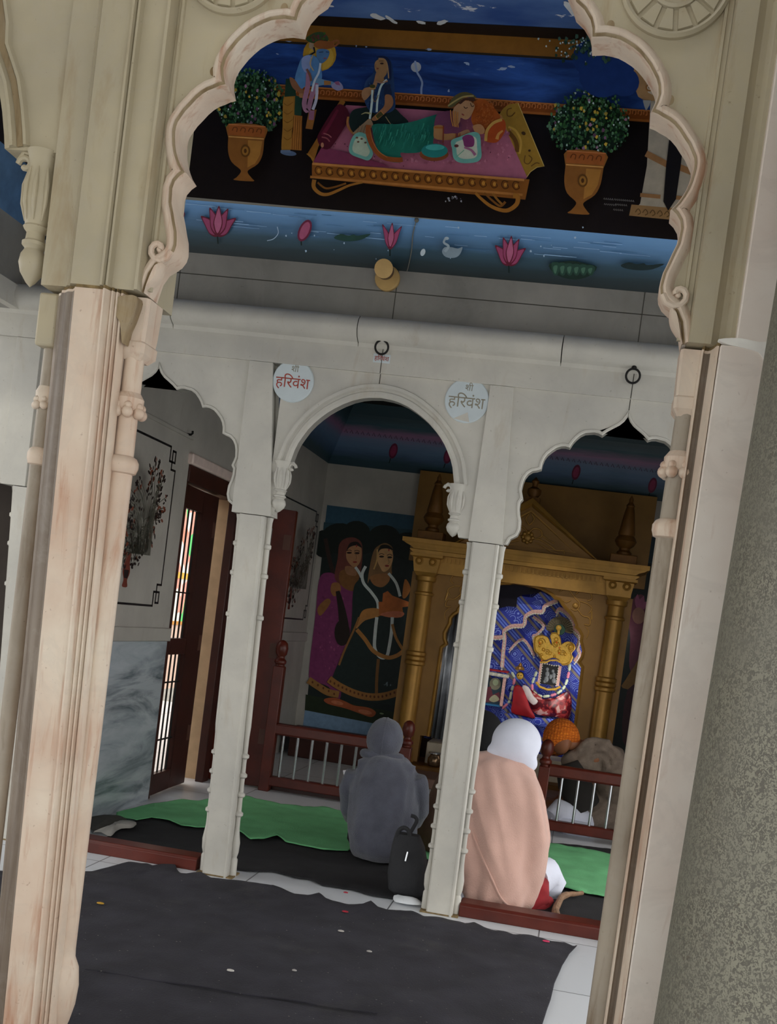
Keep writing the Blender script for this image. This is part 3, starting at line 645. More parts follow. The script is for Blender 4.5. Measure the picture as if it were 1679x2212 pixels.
# potted bushes
def bush(cx, cy, rx, ry, n=520):
    pw.blob(cx, cy, rx*.88, ry*.88, '16251a')
    def rnd(k=1.0):
        a = random.random()*6.283; r = math.sqrt(random.random())*k; return cx+rx*r*math.cos(a), cy+ry*r*math.sin(a)
    pw.dabs(n, rnd, ['1d3a22', '2b4f2b', '244030', '3c5f3a', '16301f', '4d6f52'], 2.2, 5)
    pw.dabs(int(n*.35), lambda: rnd(1.05), ['3f6a3c', '52745a', '2f5530'], 1.8, 4)
    pw.dabs(26, rnd, ['a08a35', 'b59a3a', '8f7d34'], 3.0, 5); pw.dabs(16, rnd, ['5d4256', '74506a', '8c6a80'], 3, 5); pw.dabs(26, rnd, ['8fa39c', 'a3b5b5'], 1.5, 3)
bush(548, 232, 72, 72); bush(1273, 285, 86, 72)
def urn(cx, top, w, h, sl):
    q = lambda a, b: (cx+a*w-b*h*sl, top+b*h+a*w*.07)
    pw.poly(cat([q(-.5, 0), q(.5, .0), q(.49, .25), q(.47, .5), q(.36, .68), q(.12, .80), q(.10, .86), q(.22, .95), q(.26, 1.0), q(-.26, 1.0), q(-.20, .95), q(-.10, .86), q(-.12, .80), q(-.36, .68), q(-.47, .5), q(-.49, .25)], 3), '7d5022')
    pw.poly([q(.05, .27), q(.44, .27), q(.40, .52), q(.28, .68), q(.08, .76)], '9a6a2e')
    pw.poly([q(-.5, 0), q(.5, 0), q(.49, .2), q(-.49, .2)], '8e4f22')
    pw.line([q(-.48, .23), q(.48, .23)], 2.5, 'bb8a4c', 0); pw.line([q(-.5, .01), q(.5, .01)], 2.5, 'a9683a', 0)
    for a in (-.32, -.1, .12, .34): pw.line([q(a-.07, .12), q(a-.03, .06), q(a+.06, .07), q(a+.05, .14)], 2, '5f3416', 3)
    pw.blob(*q(0, .47), w*.13, w*.17, '5a3a16'); pw.blob(*q(0, .47), w*.09, w*.12, '8e6228'); pw.blob(*q(0, .47), w*.04, w*.06, '4a2c10')
urn(546, 289, 78, 118, .06); urn(1267, 347, 82, 132, .13)
# --- couch
pw.T = A3
pw.poly([(1075, 140), (1385, 890), (1290, 905), (1220, 960), (1160, 1040), (840, 290), (900, 200), (970, 150)], '8a6a25')
pw.poly([(840, 265), (880, 280), (1170, 1020), (1150, 1050)], 'a8773a'); pw.line([(1075, 140), (1385, 890), (1300, 900), (1220, 955), (1165, 1035)], 8, 'b49a5a', 0)
pw.line([(960, 420), (1050, 470), (1110, 600), (1090, 740)], 26, 'a98538'); pw.line([(960, 480), (1030, 560), (1060, 640), (1060, 720)], 50, '5c3d16')
for pts in (((1000, 200), (950, 220), (950, 290), (1000, 290), (1040, 250)), ((1160, 760), (1150, 840), (1200, 860), (1240, 800), (1200, 760)), ((1230, 890), (1290, 850), (1330, 860))): pw.line(pts, 12, '5f421a')
pw.blob(1140, 500, 26, 20, '3c2a14', 30); pw.blob(1210, 705, 16, 14, '3c2a14')
pw.T = A1
pw.poly([(880, 890), (1679, 940), (2700, 1010), (3030, 1750), (2990, 1790), (480, 1590)], '96586c')   # mattress
pw.T = lambda x, y: (x, y)
pw.dabs(260, lambda: (random.uniform(770, 1110), random.uniform(275, 375)), ['a06478', '8a4e62', 'a86c80'], 1.5, 4)
pw.dabs(34, lambda: (random.uniform(720, 1120), random.uniform(290, 385)), ['4a2238', '5a2c3c'], 1.2, 2)
pw.T = A1
pw.poly([(490, 1590), (600, 1400), (830, 1450), (1330, 1600), (1400, 1640)], '6c2f48')
pw.poly([(430, 1480), (830, 830), (880, 870), (640, 1230), (560, 1400), (510, 1560)], '7d521f'); pw.poly([(415, 1480), (450, 1480), (510, 1540), (500, 1590), (470, 1530)], '8d6228')
pw.poly(cat([(760, 930), (850, 905), (915, 980), (915, 1080), (800, 1280), (690, 1420), (600, 1410), (550, 1320), (570, 1230)], 4), '451320')   # bolster
pw.line([(790, 960), (700, 1120), (610, 1260)], (30, 50), '5a1a2c'); pw.line([(620, 1240), (680, 1260), (715, 1290)], 12, '8a4f52'); pw.line([(600, 1285), (660, 1300), (695, 1340)], 16, '7e4248'); pw.blob(608, 1380, 18, 30, '9a6a52')
pw.poly([(485, 1595), (1679, 1700), (3060, 1790), (3010, 2030), (485, 1770)], '7a4a1b')           # couch rail
pw.T = lambda x, y: (x, y)
a, b = A3(1150, 1070), A1(490, 1600); pw.line([b, a], 5, 'a8713a', 0); a2, b2 = A3(1130, 1245), (683, 404); pw.line([b2, a2], 5, '9c6630', 0)
for k in range(19):
    t = (k+.6)/19.3; x = b[0]+(a[0]-b[0])*t; y = (b[1]+b2[1])/2+((a[1]+a2[1])/2-(b[1]+b2[1])/2)*t
    pw.line([(x+6, y-6), (x-4, y-9), (x-8, y), (x-2, y+8), (x+6, y+5), (x+4, y-1)], 2.2, '4a2a0e', 3); pw.blob(x, y, 3.5, 4.5, 'a4712c')
pw.line([(693, 412), (692, 428), (705, 441), (722, 443), (745, 434), (768, 424), (795, 418)], (9, 4), '8a5c24'); pw.line([(700, 418), (716, 430), (735, 428), (760, 420)], 4, '6c4418')
pw.T = A3
pw.line([(575, 1235), (640, 1300), (740, 1380), (850, 1430), (960, 1440), (1060, 1370), (1075, 1280), (1020, 1265)], (30, 60), '8a5a20'); pw.line([(680, 1235), (780, 1330), (870, 1390), (930, 1340)], (22, 30), '6d4418'); pw.line([(780, 1245), (840, 1320), (890, 1370)], 26, '7e5420')
pw.dabs(10, lambda: (random.uniform(180, 420), random.uniform(1270, 1350)), ['55505a', '8a8a90'], 8, 22)
# --- seated attendant
pw.T = A2
pw.poly(cat([(150, 850), (200, 760), (330, 730), (500, 700), (660, 720), (760, 810), (850, 910), (700, 950), (470, 960), (330, 950), (210, 1030), (160, 960)], 4), '15211e')
pw.line([(140, 840), (130, 930), (170, 1010), (210, 1050)], 26, '8a5a30'); pw.line([(580, 840), (620, 900), (655, 950)], 9, '8a7a58')
pw.poly(cat([(455, 180), (520, 135), (600, 140), (655, 220), (680, 420), (690, 620), (690, 740), (600, 800), (420, 790), (340, 680), (320, 520), (360, 400), (430, 330)], 4), '24395c')
pw.dabs(160, lambda: (random.uniform(370, 660), random.uniform(450, 740)), ['2a4366', '203354', '304d72'], 6, 14)
pw.poly(cat([(465, 200), (540, 165), (595, 210), (600, 330), (560, 400), (610, 440), (480, 440), (490, 370), (455, 280)], 4), '8c6a45')
pw.poly(cat([(470, 150), (560, 135), (640, 200), (650, 400), (615, 400), (600, 220), (560, 165)], 4), '18203a'); pw.line([(500, 165), (570, 175), (605, 250), (620, 400)], 14, '8e7250')
pw.blob(540, 225, 22, 10, '2a1a12'); pw.line([(505, 195), (560, 195)], 6, '33221a', 0); pw.blob(490, 285, 14, 9, '6d3a2c'); pw.line([(472, 230), (462, 262), (480, 270)], 6, '6f5236')
pw.poly(cat([(300, 590), (330, 520), (400, 500), (440, 460), (470, 340), (490, 350), (485, 470), (430, 560), (340, 660)], 4), '8a6646'); pw.blob(430, 495, 34, 22, '3a3a1c'); pw.line([(395, 515), (470, 525)], 6, 'a58a4a', 0)
pw.poly([(560, 480), (640, 470), (660, 600), (570, 610)], '1a2338'); pw.poly(cat([(580, 600), (655, 610), (670, 720), (560, 830), (470, 900), (420, 880), (500, 800), (570, 720)], 4), '80583a')
pw.poly([(540, 790), (500, 810), (465, 850), (490, 880), (520, 855), (560, 830)], '3a3a1c'); pw.line([(530, 785), (565, 830)], 7, 'a5703a', 0); pw.line([(460, 840), (495, 890)], 7, 'a5803a', 0)
pw.line([(600, 420), (540, 480), (510, 560), (490, 660), (480, 800)], 24, '9fb0aa'); pw.line([(430, 540), (425, 680), (400, 880)], 26, 'a3b2ac'); pw.line([(450, 540), (440, 640), (465, 680), (500, 600)], 8, '6d5434'); pw.line([(470, 440), (540, 460), (610, 430)], 12, '8d6a58')
pw.line([(410, 820), (350, 810), (300, 830)], (22, 6), '8f8a60'); pw.poly(cat([(400, 880), (440, 960), (390, 1010), (350, 1080), (310, 1060), (200, 1060), (250, 1000), (330, 930)], 4), '806a50')
for x in (250, 285, 320, 350): pw.line([(x+30, 960), (x, 1050)], 4, '5c4632', 0)
# --- trays
def tray(pts, inner): pw.poly(cat(pts, 4), '5f958a'); cx = sum(p[0] for p in pts)/len(pts); cy = sum(p[1] for p in pts)/len(pts); pw.poly(cat([(cx+(x-cx)*.72, cy+(y-cy)*.72) for x, y in pts], 4), inner)
tray([(200, 1090), (280, 1040), (370, 1080), (400, 1190), (440, 1290), (390, 1370), (300, 1350), (180, 1300), (155, 1220)], '9aa893')
for x, y in ((250, 1105), (305, 1120), (265, 1155), (350, 1165)): pw.blob(x, y, 15, 11, '5a4436')
# --- reclining figure
pw.poly(cat([(450, 950), (700, 950), (900, 920), (1100, 860), (1210, 840), (1190, 960), (1150, 1130), (1130, 1230), (990, 1280), (850, 1290), (760, 1290), (790, 1390), (640, 1390), (540, 1320), (470, 1190), (440, 1060)], 4), '1d6252')
for _ in range(90):
    x = random.uniform(480, 1110); y = random.uniform(960, 1180); pw.line([(x, y), (x-12, y+random.uniform(30, 60)), (x-34, y+random.uniform(70, 110))], (random.uniform(8, 18), 2), random.choice(['267060', '185a4c', '1f6a5a', '2f7f6a']), 4)
pw.line([(400, 990), (395, 1080), (430, 1200), (500, 1310), (600, 1380), (740, 1400), (800, 1395)], 56, '7a3f1a'); pw.line([(420, 1040), (450, 1180), (520, 1300), (620, 1370)], 8, '9a5f2e')
pw.T = A3
pw.poly(cat([(130, 380), (230, 330), (330, 340), (420, 470), (420, 560), (330, 600), (220, 600), (110, 560)], 4), '5c3248')
pw.poly(cat([(100, 560), (110, 500), (210, 500), (215, 590), (350, 590), (350, 660), (180, 665), (105, 640)], 4), '8e6640'); pw.poly(cat([(380, 600), (420, 570), (500, 545), (520, 590), (440, 640)], 4), '967052')
for x in (360, 385, 405): pw.line([(x, 590), (x, 660)], 12, '7a3c1c', 0)
pw.line([(110, 520), (215, 525)], 22, '8a5220', 0); pw.line([(215, 500), (210, 700)], 14, '6a2c1c', 0)
pw.poly(cat([(590, 210), (700, 200), (800, 290), (880, 420), (760, 560), (700, 600), (600, 540), (540, 440), (560, 300)], 4), '8c4516')
pw.dabs(160, lambda: (random.uniform(600, 800), random.uniform(250, 510)), ['955020', '843f14'], 6, 16)
pw.poly(cat([(700, 680), (720, 560), (800, 470), (920, 440), (940, 560), (860, 690), (780, 710)], 4), '8f3c14'); pw.line([(710, 690), (725, 570), (800, 480), (900, 440)], 34, 'a8813f'); pw.line([(840, 670), (860, 610), (910, 570)], (40, 20), 'a8743a')
pw.poly(cat([(330, 330), (400, 250), (500, 220), (580, 270), (560, 350), (520, 420), (470, 440), (420, 420), (400, 480), (340, 520)], 4), '95704f')
pw.poly(cat([(270, 290), (330, 180), (440, 120), (550, 140), (600, 190), (480, 180), (390, 240), (330, 290)], 4), '4a4428'); pw.line([(270, 280), (360, 220), (450, 175), (570, 165)], 18, '8a7a4a')
pw.poly(cat([(400, 240), (470, 190), (580, 190), (570, 230), (480, 215), (420, 260)], 4), '3a2418'); pw.line([(455, 290), (475, 310), (500, 300)], 9, '2e1c14'); pw.line([(530, 250), (550, 290), (575, 280)], 7, '2e1c14'); pw.blob(445, 385, 18, 8, '7a3430', 30)
for r in (0, 1, 2, 3): pw.line([(300+r*28, 330+r*8), (310+r*24, 440), (330+r*20, 520+r*5)], 12, '9a6430')
pw.poly(cat([(560, 520), (650, 500), (700, 560), (680, 610), (600, 600)], 4), '9a6e48')
tray([(310, 690), (420, 640), (560, 590), (640, 620), (655, 760), (660, 880), (600, 940), (430, 950), (340, 900), (320, 790)], 'a9ae9c')
pw.poly(cat([(440, 650), (500, 620), (560, 640), (580, 700), (560, 760), (470, 760), (450, 700)], 4), '6c2f58'); pw.line([(460, 770), (540, 800), (590, 860)], (20, 34), '8d5a74'); pw.line([(360, 890), (460, 800)], 9, '5f9478', 0); pw.blob(370, 752, 26, 18, '553030')
pw.blob(110, 850, 170, 80, '6b3a1e'); pw.blob(115, 808, 155, 82, '1f6d68'); pw.blob(120, 770, 110, 34, '3a9088')
# --- standing figure with blue skin
pw.T = A1
pw.poly(cat([(205, 900), (330, 890), (340, 1100), (300, 1300), (280, 1530), (180, 1550), (190, 1250)], 4), '8a6226'); pw.poly([(330, 1120), (420, 1130), (410, 1530), (280, 1520)], '8f5c26')
for x in (300, 325, 350, 375, 400): pw.line([(x+20, 1130), (x, 1520)], 6, '5f3812', 0)
for y in (980, 1080, 1180, 1280, 1380): pw.line([(205, y), (250, y+30), (310, y-10)], 7, '6d4818')
pw.poly([(230, 700), (330, 690), (350, 900), (215, 910)], '1a3022'); pw.poly([(340, 890), (420, 920), (410, 1130), (330, 1120)], '1c3628'); pw.poly([(500, 1060), (590, 1060), (540, 1290), (460, 1280)], '7a5024')
pw.blob(260, 1565, 95, 30, '4a5a72', 8); pw.poly([(170, 1530), (280, 1530), (290, 1560), (170, 1560)], '55657c')
pw.blob(625, 420, 195, 195, 'a07a22'); pw.blob(640, 450, 150, 150, 'b08c34')
pw.poly(cat([(470, 230), (520, 190), (600, 160), (680, 170), (730, 240), (680, 290), (560, 290), (490, 270)], 4), '2f4224'); pw.dabs(30, lambda: (random.uniform(500, 700), random.uniform(180, 270)), ['4a3a20', '35501f', '5a2c2c'], 10, 24)
pw.poly(cat([(560, 300), (620, 260), (720, 270), (780, 280), (800, 330), (720, 360), (600, 350)], 4), '7d4a22'); pw.line([(770, 280), (830, 260), (850, 290), (800, 330)], 22, '7d4a28'); pw.poly([(510, 280), (560, 300), (560, 380), (500, 340)], '8f7a62')
pw.poly(cat([(600, 370), (680, 360), (740, 390), (720, 470), (650, 530), (600, 500), (590, 430)], 4), '46688c'); pw.line([(620, 400), (670, 395)], 8, '1c2a40', 0); pw.line([(700, 395), (735, 400)], 8, '1c2a40', 0); pw.blob(690, 470, 20, 8, '7a4a52')
pw.line([(560, 340), (570, 400), (500, 440)], 20, '14141a', 0); pw.poly(cat([(420, 470), (500, 430), (580, 450), (640, 560), (650, 720), (560, 780), (470, 790), (400, 830), (340, 720), (380, 560)], 4), '4c76a0')
pw.poly(cat([(430, 460), (520, 440), (530, 560), (470, 640), (420, 560)], 4), '7c8bb0'); pw.poly(cat([(280, 690), (340, 720), (400, 810), (440, 840), (430, 890), (330, 830), (290, 760)], 4), '7a5238'); pw.poly([(385, 880), (440, 880), (430, 930), (395, 930)], '8a6240')
pw.poly(cat([(570, 700), (680, 720), (790, 750), (800, 790), (690, 780), (590, 790)], 4), '5a7a94'); pw.poly([(680, 730), (760, 740), (760, 780), (680, 785)], '8c6234'); pw.poly(cat([(770, 780), (840, 740), (890, 780), (900, 830), (840, 850), (780, 820)], 4), '7c7894'); pw.poly([(800, 750), (850, 740), (870, 790), (820, 780)], '7d4a66')
pw.line([(500, 640), (490, 800), (450, 1000), (490, 1080), (540, 900), (590, 760)], 56, '8c6478'); pw.line([(600, 780), (590, 950), (550, 1070)], 34, 'a0a0ac'); pw.line([(540, 1080), (530, 1190)], 60, '7d5266', 0)
pw.line([(640, 530), (620, 640), (570, 740), (540, 860)], 24, 'a8b4be'); pw.line([(550, 440), (520, 540), (560, 620)], 14, 'a59068'); pw.line([(480, 600), (520, 680), (530, 740)], 26, '6d4a3c')
# --- painted loggia at the right
pw.T = lambda x, y: (x, y)
pw.poly([(1400, 258), (1640, 280), (1640, 530), (1360, 498), (1378, 478), (1392, 400)], '8d8474')
pw.poly([(1360, 480), (1640, 505), (1640, 532), (1355, 503)], '7c5f3c'); 
for k in range(9): pw.line([(1368+k*15, 496+k*1.3), (1374+k*15, 489+k*1.3), (1379+k*15, 497+k*1.3), (1373+k*15, 501+k*1.3)], 2, '4f3a1e', 3)
for (p, q, w) in (((1400, 303), (1445, 325), 13), ((1390, 375), (1436, 399), 13), ((1450, 400), (1500, 420), 13), ((1378, 461), (1420, 465), 8), ((1450, 330), (1510, 350), 10), ((1446, 466), (1520, 474), 8)): pw.line([p, q], w, '7d5a38', 0)
pw.poly([(1450, 285), (1474, 300), (1462, 400), (1452, 470), (1436, 494), (1426, 475), (1432, 400), (1440, 330)], '0f0c0c')
pw.poly([(1284, 130), (1440, 142), (1440, 262), (1408, 266), (1390, 268), (1374, 258), (1360, 225), (1320, 180)], '8a6a44'); SKYP = '162c5c'
for bx_, by_, br_ in ((1278, 178, 40), (1308, 168, 32), (1336, 196, 30), (1346, 228, 30), (1300, 210, 50)): pw.blob(bx_, by_, br_, br_, SKYP)
pw.poly([(1356, 140), (1392, 142), (1404, 180), (1404, 255), (1394, 250), (1386, 205), (1378, 172)], '9b8f7b')
for (x, y, r) in ((1384, 156, 9), (1397, 240, 8)): pw.blob(x, y, r, r, '7a5228'); pw.blob(x, y, r*.6, r*.6, '9b8f7b'); pw.blob(x, y, r*.3, r*.3, '5f3f1c')
pw.line([(1392, 175), (1396, 195), (1388, 212)], 3, '6d4c28')
pw.dabs(90, lambda: (random.triangular(1180, 1345, 1290), random.triangular(130, 200, 138)), ['22382a', '1a2c24', '30483a'], 3, 6); pw.dabs(40, lambda: (random.triangular(1150, 1345, 1280), random.triangular(134, 195, 145)), ['8fa0a0', 'a9b4b0'], 1.5, 3)
pw.dabs(26, lambda: (random.triangular(545, 590, 575), random.triangular(95, 112, 100)), ['3a4a2c', '6a6a48', '2a3a2a'], 2, 5)
pw.poly([(1383, 268), (1400, 268), (1397, 278), (1390, 290), (1386, 280)], '7a7a74')
# painter's note in the corner
for (x0, y0, w) in ((1302, 472, 20), (1324, 474, 38), (1303, 484, 22), (1326, 485, 24), (1322, 496, 18)):
    xx = x0
    while xx < x0+w: pw.line([(xx, y0+(xx-x0)*.1), (xx+1.5, y0-3+(xx-x0)*.1), (xx+3, y0+1+(xx-x0)*.1)], 1.0, '6d6a66', 0); xx += 4.2
mural = pw.build('wall_mural')
tag(mural, 'wide painted mural of figures on a couch between two potted bushes', 'mural')
# ceiling edge over the mural: dark strip and flaked patches
pc_ = Paint(lambda x, y: PZ(x, y, ZC-.001), (0, 0, -1), GM)
pc_.poly([(500, 25), (1400, 70), (1400, 98), (500, 55)], '15100e'); 
for (x, y, w, h, a) in ((815, 36, 34, 11, 6), (845, 42, 30, 8, 14), (910, 48, 22, 8, 5), (955, 48, 26, 11, -6), (712, 12, 22, 4, 4), (1232, 18, 34, 18, 20), (1250, 25, 20, 8, 10)):
    pc_.poly([(x+w*random.uniform(.35, .55)*math.cos(t), y+h*random.uniform(.35, .6)*math.sin(t)+w*math.cos(t)*.02*a) for t in (k*.45 for k in range(14))], 'a9acad')
struct_o = pc_.build('ceiling_border'); struct_o['kind'] = 'structure'

# ================================================================== lotus frieze
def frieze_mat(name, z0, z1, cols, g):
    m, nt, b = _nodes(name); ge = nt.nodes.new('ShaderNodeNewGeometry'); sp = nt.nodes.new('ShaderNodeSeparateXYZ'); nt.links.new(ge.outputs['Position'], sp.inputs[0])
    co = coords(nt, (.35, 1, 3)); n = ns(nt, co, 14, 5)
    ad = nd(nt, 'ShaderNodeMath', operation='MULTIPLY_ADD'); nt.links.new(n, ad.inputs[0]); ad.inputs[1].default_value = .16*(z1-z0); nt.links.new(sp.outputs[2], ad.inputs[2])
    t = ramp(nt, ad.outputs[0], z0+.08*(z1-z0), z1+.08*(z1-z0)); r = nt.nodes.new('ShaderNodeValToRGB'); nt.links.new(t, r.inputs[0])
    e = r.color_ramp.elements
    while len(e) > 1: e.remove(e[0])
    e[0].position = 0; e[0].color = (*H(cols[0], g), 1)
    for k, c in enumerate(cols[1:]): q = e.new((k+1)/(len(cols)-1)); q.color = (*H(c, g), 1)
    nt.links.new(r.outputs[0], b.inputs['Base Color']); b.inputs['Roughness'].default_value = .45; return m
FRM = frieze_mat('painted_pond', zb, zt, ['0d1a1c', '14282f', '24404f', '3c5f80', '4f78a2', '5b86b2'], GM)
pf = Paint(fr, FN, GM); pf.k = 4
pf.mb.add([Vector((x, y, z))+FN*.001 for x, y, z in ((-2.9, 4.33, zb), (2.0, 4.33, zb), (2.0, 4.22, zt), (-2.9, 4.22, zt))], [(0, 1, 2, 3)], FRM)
for _ in range(60):
    x = random.uniform(400, 1480); y = 425+.088*(x-400)+random.uniform(12, 60); w = random.uniform(20, 70)
    pf.line([(x, y), (x+w, y+w*.09)], random.uniform(.6, 1.4), '7fa0c0' if random.random() < .6 else '41688c', 0)
def lotus(cx, cy, w, h, n=5, rot=0):
    def q(a, b):
        r = math.radians(rot); x, y = a*w/2, -b*h; return cx+x*math.cos(r)-y*math.sin(r), cy+x*math.sin(r)+y*math.cos(r)
    pf.line([q(0, 0), q(.05, -.25)], 3, '0d1c1a', 0)
    petals = [(-.98, .62, .55), (.98, .62, .55), (-.52, .92, .6), (.52, .92, .6), (0, 1.0, .62)] if n == 5 else [(-.85, .9, .5), (.85, .9, .5), (0, 1, .7)]
    for tx, tz, k in petals:
        wv = .42*k; nx, nz = tz, -tx; L = math.hypot(nx, nz); nx, nz = nx/L, nz/L
        pts = [(0, .0), (tx*.35+nx*wv, tz*.4+nz*wv), (tx*.75+nx*wv*.5, tz*.8+nz*wv*.5), (tx, tz), (tx*.7-nx*wv*.55, tz*.75-nz*wv*.55), (tx*.3-nx*wv, tz*.38-nz*wv)]
        pf.poly(cat([q(*p) for p in pts], 4), '531428'); c = [sum(v)/6 for v in zip(*pts)]
        pf.poly(cat([q(c[0]+(a-c[0])*.78, c[1]+(b_-c[1])*.82) for a, b_ in pts], 4), '83395a' if tx else '96506e')
lotus(473, 508, 78, 66, 5, 3); lotus(845, 536, 50, 58, 3, 5); lotus(1101, 570, 68, 64, 5, 5)
for (x, y, s, r) in ((662, 495, 1, 24), (396, 465, .5, 30)):
    pf.line([(x-8*s, y+18*s), (x-7*s, y+32*s)], 3, '0d1c1a', 0); pf.blob(x, y, 13*s, 25*s, '5a1a34', r); pf.blob(x, y, 9*s, 20*s, '8e4664', r)
pf.poly(cat([(725, 510), (740, 502), (756, 506), (768, 503), (775, 506), (804, 502), (785, 514), (760, 518), (738, 516)], 3), '1c3a34')
pf.poly(cat([(1342, 569), (1360, 563), (1376, 567), (1392, 565), (1400, 569), (1436, 566), (1410, 578), (1380, 580), (1352, 576)], 3), '142426')
pf.poly(cat([(1188, 567), (1215, 562), (1240, 560), (1268, 566), (1291, 573), (1275, 592), (1245, 600), (1215, 595), (1195, 583)], 3), '12261f')
for k in range(6): x = 1203+k*15; pf.poly(cat([(x-10, 566+k), (x, 562+k*1.2), (x+9, 569+k), (x+3, 590), (x-6, 588)], 3), '1e3a30'); pf.poly(cat([(x-6, 572+k), (x+3, 570+k), (x, 586), (x-4, 585)], 3), '3a5a4a')
pf.poly(cat([(958, 540), (964, 530), (978, 530), (992, 533), (1002, 530), (996, 546), (984, 553), (966, 551)], 3), '6f7f8a'); pf.line([(964, 540), (972, 528), (962, 520), (966, 510)], (6, 4), '7f8e98'); pf.blob(968, 511, 5, 3.5, '8796a0')
pf.dabs(16, lambda: (random.uniform(600, 1300), random.uniform(480, 560)), ['8aa0b4'], 1, 3); pf.line([(604, 486), (606, 500), (596, 512), (582, 516)], 1.6, '8aa0b4'); pf.blob(917, 541, 5, 8, 'a4b0b8', 20)
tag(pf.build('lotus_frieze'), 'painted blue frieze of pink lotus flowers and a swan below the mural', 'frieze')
# ================================================================== inner room: inlaid wall, door, paintings, shrine
BLK = plain('black_inlay', H('17171a'), .4, var=.1)
def inlay(y0, y1, z0, z1, cy, label, seed, n, h0, h1, w):
    rnd = random.Random(seed); t = thing('inlaid_panel', label, 'wall panel', (LW, (y0+y1)/2, z0), 'flower inlays on the side wall')
    mb = MB(); e = .0015; th = .011; k = .055
    def bar(a0, b0, a1, b1): mb.box(LW+.0002, LW+e, min(a0, a1)-th/2, max(a0, a1)+th/2, min(b0, b1)-th/2, max(b0, b1)+th/2)
    for sy, Y in ((1, y0), (-1, y1)):
        for sz, Z in ((1, z0), (-1, z1)):
            bar(Y+sy*k*1.6, Z, (y0+y1)/2, Z); bar(Y, Z+sz*k*2.0, Y, (z0+z1)/2)
            bar(Y+sy*k*1.6, Z, Y+sy*k*1.6, Z+sz*k*1.3); bar(Y+sy*k*1.6, Z+sz*k*1.3, Y+sy*k*.3, Z+sz*k*1.3); bar(Y+sy*k*.3, Z+sz*k*1.3, Y+sy*k*.3, Z+sz*k*.3); bar(Y+sy*k*.3, Z+sz*k*.3, Y+sy*k*1.0, Z+sz*k*.3); bar(Y+sy*k*1.0, Z+sz*k*.3, Y+sy*k*1.0, Z+sz*k*2.0); bar(Y+sy*k, Z+sz*k*2, Y, Z+sz*k*2)
    obj('key_border', mb, BLK, t, smooth=0)
    p = Paint(lambda a, b: Vector((LW, a, b)), (1, 0, 0), 1.0); p.k = 3
    C = {'v': '74382c', 'd': '251b1c', 'l': '302824', 'r': '7a4230', 's': '66655a'}
    vz = h0; p.poly(cat([(cy-.035, vz+.14), (cy+.035, vz+.14), (cy+.028, vz+.10), (cy+.042, vz+.05), (cy+.02, vz+.012), (cy+.03, vz-.02), (cy-.03, vz-.02), (cy-.02, vz+.012), (cy-.042, vz+.05), (cy-.028, vz+.10)], 3), C['v'])
    p.poly([(cy-.03, vz+.06), (cy+.03, vz+.06), (cy+.02, vz+.02), (cy-.02, vz+.02)], C['d'])
    base = vz+.14; top = h1
    def leaf(a, b, r, ang, c): p.poly(cat([(a+r*math.cos(ang), b+r*math.sin(ang)), (a+r*.5*math.cos(ang+1.57), b+r*.5*math.sin(ang+1.57)), (a-r*math.cos(ang), b-r*math.sin(ang)), (a+r*.5*math.cos(ang-1.57), b+r*.5*math.sin(ang-1.57))], 2), c)
    for i in range(n):
        u = (i+.5)/n; s = -1 if i % 2 else 1
        ty = cy+s*w*math.sin(PI*min(1, .12+u*.88)*.98)*rnd.uniform(.35, 1.0); tz = top-(top-base+.12)*(1-u)*rnd.uniform(.7, 1.05) if u < .9 else top-rnd.random()*.08
        mid = (cy+(ty-cy)*.35, base+(tz-base)*.6+.04)
        p.line([(cy+s*.01, base), mid, (ty, tz)], .0045, C['s'], 5)
        for q in range(3): leaf(ty+rnd.uniform(-.018, .018), tz+rnd.uniform(-.022, .022), rnd.uniform(.011, .018), rnd.uniform(0, 3.1), C['d'] if rnd.random() < .65 else C['r'])
        f = rnd.uniform(.5, .9); leaf(cy+(ty-cy)*f, base+(tz-base)*f+.02, .013, rnd.uniform(0, 3.1), C['l'])
    o = p.build('flower_inlay', t); return t
inlay(4.50, 5.37, 1.04, 1.845, 4.92, 'black bordered marble panel with an inlaid vase of flowers, before the side door', 3, 84, 1.14, 1.72, .25)
inlay(7.25, 8.42, 1.03, 1.875, 7.875, 'black bordered marble panel with an inlaid vase of flowers, behind the left railing', 5, 90, 1.12, 1.74, .25)
